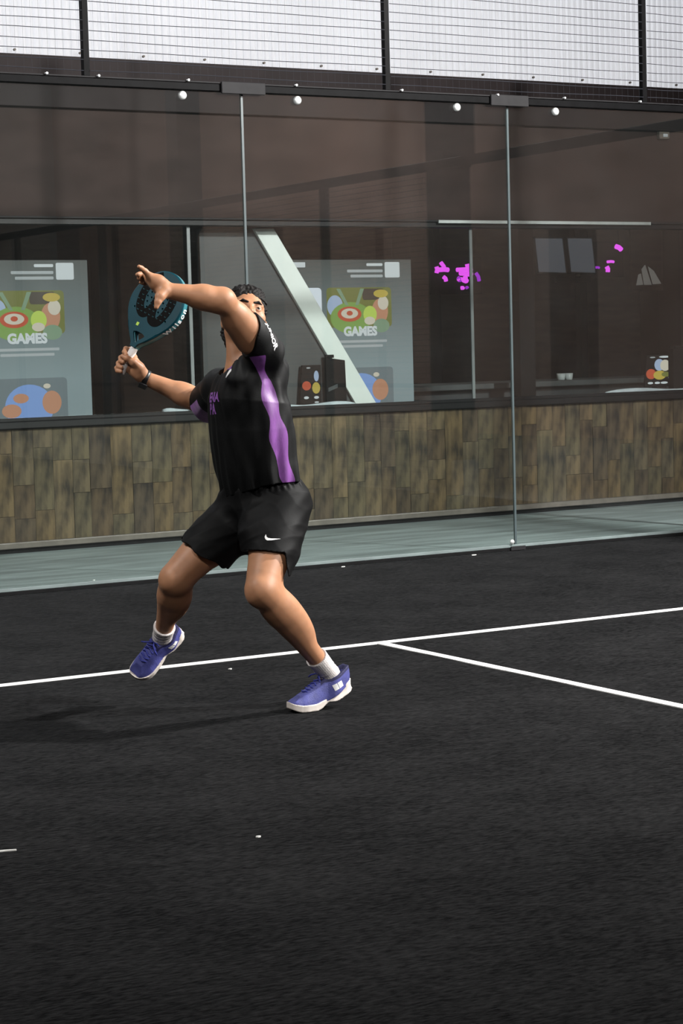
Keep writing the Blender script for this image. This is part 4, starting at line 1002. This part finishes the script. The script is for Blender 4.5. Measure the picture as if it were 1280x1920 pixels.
decal('collar_tab', [(-.016, -.006), (.016, -.005), (.014, .007), (-.013, .006)], [(0, 1, 2, 3)], at(439, 690, .05), c1, Z, sbvh, MT['purple'], shirt, 0.0015, 0.3, 0.006)

# ---- socks
for nm, A_, K_, F_, t0 in (('L', LA, LK, FL, .205), ('R', RA, RK, FR, .17)):
    s = Solid(0.012); sd = nrm(K_ - A_); top = mix(A_, K_, t0)
    s.rc(A_ - sd * .01, mix(A_, K_, t0 + .05), .0370, .0455, 0.01); s.rc(A_, F_.pt(.055, 0, .055), .036, .024, 0.01); s.rc(A_, F_.pt(.12, 0, .05), .035, .020, 0.01)
    def spst(P, F, top=top, sd=sd, A_=A_):
        v = P - A_; ax = v @ sd; x = nrm(np.cross(sd, Z + .3 * r_)); y = np.cross(sd, x); an = np.arctan2(v @ x, v @ y)
        F = F + .0004 * np.sin(34 * an) + .0005 * np.sin(ax * 330 + 2 * np.sin(an)) * (ax < .055)
        G = np.maximum(F, (P - top) @ sd); return np.maximum(G, -(F + .006)) if False else G
    s.post = spst
    sk, sV, sQ = solid('sock', s, 0.0024, MT['sock'], person, 1, 0.004)
    if nm == 'L':
        Pk, Fk = tick(.030); decal('tick_logo', Pk, Fk, at(592, 1241, .08), nrm(r_ * .8 + Z * .45), nrm(Z * .8 - r_ * .45), bvh_of(sV, sQ), MT['blackmatt'], sk, 0.001, 0.2, 0.004)

# ---- shoes
def shoe(F_, A_, side, label):
    root = bpy.data.objects.new('shoe', None); COL.objects.link(root); root.location = F_.pt(.12, 0, 0); root.parent = person; root.matrix_parent_inverse = world_of(person).inverted(); root['label'] = label
    L = F_.L
    def halfw(a):
        q = a / L; w = np.interp(q, [-.03, .0, .03, .08, .22, .40, .62, .74], [.010, .022, .028, .032, .034, .033, .043, .046])
        return np.where(q > .74, .046 * np.sqrt(np.clip(1 - ((q - .74) / .262) ** 2, 0, 1)), w)
    cx = lambda a: np.interp(a, [0, .08, .16, .22, L], [0, 0, -.004 * side, -.006 * side, -.002 * side])
    def sole_post(P, Fv):
        a, b, c = F_.loc(P); e = np.abs(b - cx(a)) - halfw(a)
        top = np.interp(a, [0, .05, .10, .16, .22, .25, L], [.045, .034, .027, .022, .021, .022, .026]) + .006 * np.clip((np.abs(b - cx(a)) - .02) / .02, 0, 1)
        arch = .012 * np.exp(-((a - .105) / .022) ** 2)
        flare = .006 * np.clip(1 - c / .02, 0, 1) * (a < .1)
        end = np.maximum(-a - .006 - flare, a - L)
        d = np.maximum(np.maximum(e - .004 - flare, end), np.maximum(c - top, arch - c))
        return d * .8
    so = Solid(0.0); so.rc(F_.pt(.0, 0, .02), F_.pt(L, 0, .02), .07, .07); so.post = sole_post
    solid('sole', so, 0.0026, MT['sole'], root, 5, 0.02)
    up = Solid(0.012)
    def upp(P, Fv):
        a, b, c = F_.loc(P); hw = halfw(a) - .001 + .013 * np.exp(-((a - .070) / .036) ** 2)
        ht = np.interp(a, [-.01, 0, .02, .055, .09, .12, .16, .20, .235, .262, L], [.088, .104, .103, .098, .100, .108, .092, .072, .056, .046, .030])
        bot = np.interp(a, [0, .05, .10, .16, .22, .25, L], [.036, .026, .020, .016, .016, .020, .026])
        k = np.clip((c - bot) / np.maximum(ht - bot, .01), 0, 1)
        inw = np.interp(a, [0, .04, .10, .16, .22, L], [.22, .06, .22, .56, .75, .8])
        e = np.abs(b - cx(a) * (1 - k)) - hw * (1 - inw * k ** 2.2) - .002
        lean = -a + .004 - .010 * k + .020 * np.clip(k - .45, 0, 1)
        d = np.maximum(np.maximum(e, np.maximum(lean, a - L + .010 + .035 * k ** 2)), np.maximum(c - ht, bot - c)) * .75
        # opening for the ankle
        v = P - F_.pt(.060, 0, .10); q = np.sqrt(((v @ F_.a) / .044) ** 2 + ((v @ F_.b) / .0285) ** 2)
        hole = np.where(c > .045, (1 - q) * .028, -1)
        return np.maximum(d, hole)
    up.rc(F_.pt(0, 0, .05), F_.pt(L, 0, .03), .09, .06); up.post = upp
    V, Q = up.net(0.0024, 0.03); V = relax(V, Q, 4, .55)
    a, b, c = F_.loc(V)
    # darker collar and tongue zone
    ht = np.interp(a, [-.01, 0, .02, .055, .09, .12, .16], [.088, .104, .103, .098, .100, .108, .092])
    v2 = np.where(a < .135, (ht - .013 - c) / 1.0, .02)
    (cV, cT), (uV, uT) = clip(V, Q, v2)
    u = link('upper', np_mesh('upper', uV, uT), MT['shoe'], root, True)
    link('collar', np_mesh('collar', cV, cT), MT['shoedark'], root, True)
    ub = bvh_of(V, Q)
    # laces: six bars across the instep, a knot with two loops
    def drop(aa, bb):
        hit = ub.ray_cast(Vector(F_.pt(aa, bb, .16)), Vector(-F_.c)); p = np.array(hit[0]) if hit[0] else F_.pt(aa, bb, .06); return p + F_.c * .003
    for k in range(6):
        aa = .118 + .0155 * k; w = .024 - .0008 * k
        MB().tube([drop(aa + .004 * math.sin(i + k), -w + 2 * w * i / 6) for i in range(7)], .0032, 6).build('lace', MT['lace'], root, 0, True)
    kp = drop(.118, 0) + F_.c * .006
    for sg in (-1, 1):
        MB().tube([kp, kp + F_.b * .012 * sg + F_.a * .014 + F_.c * .010, kp + F_.b * .030 * sg + F_.a * .026 + F_.c * .004, kp + F_.b * .044 * sg + F_.a * .030 - F_.c * .006], [.003, .0034, .0034, .0024], 6).build('lace_loop', MT['lace'], root, 0, True)
    tg = Solid(0.01); tg.rc(F_.pt(.112, -.014, .080), F_.pt(.105, -.012, .106), .008, .006); tg.rc(F_.pt(.112, .014, .080), F_.pt(.105, .012, .106), .008, .006); tg.rc(F_.pt(.112, -.012, .092), F_.pt(.112, .012, .092), .008, .008)
    solid('tongue', tg, 0.002, MT['shoedark'], root, 1)
    # pair of white slanted marks on each quarter
    for sg in (-1, 1):
        for k in (0, 1):
            a0 = .062 - .021 * k
            pl = [(a0, .046), (a0 + .019, .046), (a0 + .029, .072), (a0 + .010, .072)]
            o0 = F_.pt(0, sg * .10, 0); 
            P = [(p[0], p[1] + float(F_.zs(np.array(p[0])))) for p in pl]
            ex, ey = (F_.a, F_.c) 
            if np.cross(ex, ey) @ (F_.b * sg) < 0: ex = -F_.a; P = [(-p[0], p[1]) for p in P]
            decal('side_mark', P, [(0, 1, 2, 3)], F_.o, ex, ey, ub, MT['print'], u, 0.001, 0.12, 0.005)
    return root
shoe(FL, LA, 1, 'planted shoe with raised heel'); shoe(FR, RA, -1, 'lifted shoe with toe pointing down')

# ---- watch on the right wrist
wd = nrm(RW - RE); wc = mix(RE, RW, .95)
wx = nrm(np.cross(wd, Z)); wy = np.cross(wx, wd)
wp = bpy.data.objects.new('watch', None); COL.objects.link(wp); wp.location = wc; wp.parent = person; wp.matrix_parent_inverse = world_of(person).inverted()
vv = []; ff = []; n = 28
for i in range(n):
    t = 2 * math.pi * i / n
    for (dr, da) in ((.0295, -.011), (.0335, -.010), (.0335, .010), (.0295, .011)): vv.append(wc + (wx * math.cos(t) + wy * math.sin(t)) * dr + wd * da)
    for j in range(4): ff.append((i * 4 + j, i * 4 + (j + 1) % 4, ((i + 1) % n) * 4 + (j + 1) % 4, ((i + 1) % n) * 4 + j))
MB().add(vv, ff).build('strap', MT['watch'], wp, 0, True)
fd = nrm(-Z * .85 + t_ * .5); fd = nrm(fd - wd * (fd @ wd)); fs = np.cross(wd, fd); cc = wc + fd * .0335
MB().add([cc + wd * x + fs * y + fd * z for z in (0, .010) for x, y in ((-.018, -.016), (.018, -.016), (.018, .016), (-.018, .016))], [(0, 1, 2, 3), (7, 6, 5, 4), (0, 4, 5, 1), (1, 5, 6, 2), (2, 6, 7, 3), (3, 7, 4, 0)]).build('watch_case', MT['watch'], wp, 0.003)

# ------------------------------------------------------------------ the racket
MT['teal'] = mat('teal_lacquer', (0.002, 0.042, 0.060), 0.42, var=0.12, scale=10, spec=0.2)
MT['tealglint'] = mat('teal_glint', (0.035, 0.17, 0.20), 0.3, var=0.1, scale=12)
MT['emblem'] = mat('black_print', (0.002, 0.002, 0.002), 0.7, var=0.2, scale=40, spec=0.1)
MT['limep'] = mat('lime_print', (0.42, 0.62, 0.06), 0.5, var=0.05)
MT['grip'] = mat('white_grip', (0.66, 0.64, 0.63), 0.8, var=0.06, scale=30, bump=0.2, bscale=120)
AX = ga; roll_ = math.radians(31)
sd_ = nrm(np.cross(nrm(np.cross(AX, r_)), AX)); sd_ = sd_ if sd_ @ r_ > 0 else -sd_
nn_ = nrm(np.cross(sd_, AX)); nn_ = nn_ if nn_ @ t_ > 0 else -nn_
SD = nrm(sd_ * math.cos(roll_) + nn_ * math.sin(roll_)); NN = nrm(nn_ * math.cos(roll_) - sd_ * math.sin(roll_))
RO = G0.copy()
rk = thing('padel_racket', 'teal teardrop padel racket with a black emblem, gripped in the player\'s hand', 'racket', tuple(RO))
def RP(s, a, n): return RO + SD * s + AX * a + NN * n
# outline of the head (s, a)
prof = [(.116, .014), (.132, .021), (.152, .042), (.180, .068), (.210, .091), (.246, .115), (.290, .130), (.335, .128), (.380, .110), (.415, .082), (.440, .045), (.4495, .0)]
def smooth_half():
    A = [p[0] for p in prof]; W = [p[1] for p in prof]; pts = []
    P = np.array([(w, a) for a, w in prof]); n = len(P)
    for i in range(n - 1):
        p0, p1, p2, p3 = P[max(i - 1, 0)], P[i], P[i + 1], (P[i + 2] if i + 2 < n else np.array([-P[n - 2][0], P[n - 2][1]]))
        for k in range(6):
            t = k / 6; pts.append(0.5 * ((2 * p1) + (-p0 + p2) * t + (2 * p0 - 5 * p1 + 4 * p2 - p3) * t * t + (-p0 + 3 * p1 - 3 * p2 + p3) * t ** 3))
    pts.append(P[-1]); return pts
hf_ = smooth_half(); outl = [(p[0], p[1]) for p in hf_] + [(-p[0], p[1]) for p in hf_[-2::-1]]
tri = [(-.0, .133), (.028, .166), (.031, .173), (.019, .1785), (0, .1805), (-.019, .1785), (-.031, .173), (-.028, .166)]
holes = []
for iy in range(9):
    for ix in range(-4, 5):
        a = .262 + iy * .0205; s = ix * .0215 + (.01075 if iy % 2 else 0)
        hw = np.interp(a, [p[0] for p in prof], [p[1] for p in prof])
        if abs(s) < hw - .034 and a < .425: holes.append((s, a))
TH = .019
bm = bmesh.new(); loops = []
def loop_edges(pts, n_):
    vs_ = [bm.verts.new(RP(p[0], p[1], n_)) for p in pts]; es = [bm.edges.new((vs_[i], vs_[(i + 1) % len(vs_)])) for i in range(len(vs_))]; return vs_, es
inner = [(s * .965, .285 + (a - .285) * .972) if a > .2 else (s * .90, a) for s, a in outl]
hl_ = [[(s + .0045 * math.cos(2 * math.pi * k / 10), a + .0045 * math.sin(2 * math.pi * k / 10)) for k in range(10)] for s, a in holes]
faces_side = []
for sgn in (1, -1):
    es = []; vi, e = loop_edges(inner, TH * sgn); es += e; vt, e = loop_edges(tri, TH * sgn); es += e; vh = []
    for hpts in hl_: v, e = loop_edges(hpts, TH * sgn); es += e; vh.append(v)
    bmesh.ops.triangle_fill(bm, use_beauty=True, use_dissolve=False, edges=es, normal=Vector(NN * sgn)); faces_side.append((vi, vt, vh))
(vi, vt, vh), (wi, wt, wh) = faces_side
for A_, B_ in [(vt, wt)] + list(zip(vh, wh)):
    for i in range(len(A_)): bm.faces.new((A_[i], A_[(i + 1) % len(A_)], B_[(i + 1) % len(A_)], B_[i]))
rings = [vi] + [[bm.verts.new(RP(p[0] * f, p[1], n_)) for p in outl] for f, n_ in ((1.0, TH * .78), (1.008, 0.0), (1.0, -TH * .78))] + [wi]
for R0, R1 in zip(rings[:-1], rings[1:]):
    for i in range(len(R0)): bm.faces.new((R0[i], R0[(i + 1) % len(R0)], R1[(i + 1) % len(R0)], R1[i]))
bmesh.ops.recalc_face_normals(bm, faces=bm.faces)
me = bpy.data.meshes.new('face'); bm.to_mesh(me); bm.free(); link('frame', me, MT['teal'], rk)
# lighter teal painted as a highlight along the outer edge and inside the throat
vv = []; ff = []; n = len(outl)
for i, (s, a) in enumerate(outl):
    for f, n_ in ((1.0055, TH * .55), (1.0095, TH * .30), (1.0105, -TH * .30), (1.0055, -TH * .55)): vv.append(RP(s * f, .285 + (a - .285) * (1 + (f - 1) * .8), n_))
for i in range(n - 1):
    for j in range(3): ff.append((i * 4 + j, i * 4 + j + 1, i * 4 + 5 + j, i * 4 + 4 + j))
MB().add(vv, ff).build('rim_highlight', MT['tealglint'], rk, 0, True)
mb = MB(); pts = tri[-2:] + tri[:3]
mb.tube([RP(s * .97, a + .001, TH * .55) for s, a in pts], .0028, 6).build('throat_highlight', MT['tealglint'], rk, 0, True)
# grip: octagonal handle with overgrip wraps and a butt cap
vv = []; ff = []; st = [0, .004, .006] + [.006 + .0105 * k for k in range(1, 11)] + [.119, .124]
nside = 12
for i, a in enumerate(st):
    rad = (.0165 if i == 0 else .0175 if i < 3 else .0158 + .0008 * (i % 2)) * (.93 if i >= len(st) - 1 else 1)
    for k in range(nside):
        t = 2 * math.pi * (k + .5) / nside; vv.append(RP(rad * math.cos(t) * .92, a + .003 * math.sin(t) * (i > 2), rad * math.sin(t) * 1.08))
for i in range(len(st) - 1):
    for k in range(nside): ff.append((i * nside + k, i * nside + (k + 1) % nside, (i + 1) * nside + (k + 1) % nside, (i + 1) * nside + k))
ff += [tuple(range(nside)), tuple((len(st) - 1) * nside + k for k in range(nside))]
MB().add(vv, ff).build('grip', MT['grip'], rk, 0, True)
# emblem: broad rounded W strokes
def ribbon(name, pts, w, m, parent, n_):
    P = np.array(pts, float); C_ = []
    for i in range(len(P) - 1):
        p0, p1, p2, p3 = P[max(i - 1, 0)], P[i], P[i + 1], P[min(i + 2, len(P) - 1)]
        for k in range(6):
            t = k / 6; C_.append(0.5 * ((2 * p1) + (-p0 + p2) * t + (2 * p0 - 5 * p1 + 4 * p2 - p3) * t * t + (-p0 + 3 * p1 - 3 * p2 + p3) * t ** 3))
    C_.append(P[-1]); vv = []; ff = []
    for i, c in enumerate(C_):
        d = nrm(C_[min(i + 1, len(C_) - 1)] - C_[max(i - 1, 0)]); q = np.array([-d[1], d[0]]) * w / 2
        vv += [RP(*(c + q), n_), RP(*(c - q), n_), RP(*(c + q), n_ + .0006), RP(*(c - q), n_ + .0006)]
        if i:
            j = 4 * i; ff += [(j - 2, j + 2, j + 3, j - 1), (j - 4, j, j + 2, j - 2), (j - 3, j - 1, j + 3, j + 1)]
    return MB().add(vv, ff).build(name, m, parent)
ribbon('emblem_stroke', [(-.030, .422), (-.066, .388), (-.079, .335), (-.066, .278), (-.034, .254), (-.009, .280), (-.002, .330)], .037, MT['emblem'], rk, TH + .0003)
ribbon('emblem_stroke', [(-.002, .330), (.002, .285), (.020, .246), (.050, .246), (.068, .287), (.071, .337), (.056, .388)], .037, MT['emblem'], rk, TH + .0010)
ribbon('emblem_stroke', [(-.002, .300), (-.006, .350), (-.012, .390)], .034, MT['emblem'], rk, TH + .0017)
mb = MB()  # light-teal crescents painted as glints at the lower edge of each hole
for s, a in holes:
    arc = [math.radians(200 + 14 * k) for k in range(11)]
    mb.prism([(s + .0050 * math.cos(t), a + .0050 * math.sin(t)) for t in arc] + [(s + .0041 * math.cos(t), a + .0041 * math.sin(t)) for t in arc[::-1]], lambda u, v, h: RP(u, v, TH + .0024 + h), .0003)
o = mb.build('hole_glints', MT['tealglint'], rk); o['kind'] = 'stuff'
lp = [(-.006, -.007), (.006, -.007), (.0065, .007), (-.0065, .007)]
MB().prism([(x + -.030, y + .206) for x, y in lp], lambda u, v, h: RP(u, v, TH + .0003 + h), .0006).build('lime_mark', MT['limep'], rk, 0)
# white letters around the right rim
hw = [(p[0], p[1]) for p in hf_]
word = 'Wilson'
ar = [.366, .338, .320, .304, .278, .250][::-1]
for chx, a in zip(word, [.236, .262, .276, .290, .312, .336]):
    me = text_mesh(chx, .036, 'letter', .0010)
    i = min(range(len(hw)), key=lambda k: abs(hw[k][1] - a) + (10 if hw[k][0] < .02 else 0)); s, aa = hw[i]; s2, a2 = hw[min(i + 1, len(hw) - 1)]
    tdir = nrm(SD * (s2 - s) + AX * (a2 - aa)); out = nrm(np.cross(NN, tdir)); out = out if out @ SD > 0 else -out
    o = RP(s * 1.012, aa, 0) + out * .0012; X, Y2 = tdir, NN
    if np.cross(X, Y2) @ out < 0: Y2 = -Y2
    me.transform(Matrix(((X[0], Y2[0], out[0], o[0]), (X[1], Y2[1], out[1], o[1]), (X[2], Y2[2], out[2], o[2]), (0, 0, 0, 1))))
    link('rim_letter', me, MT['print'], rk)
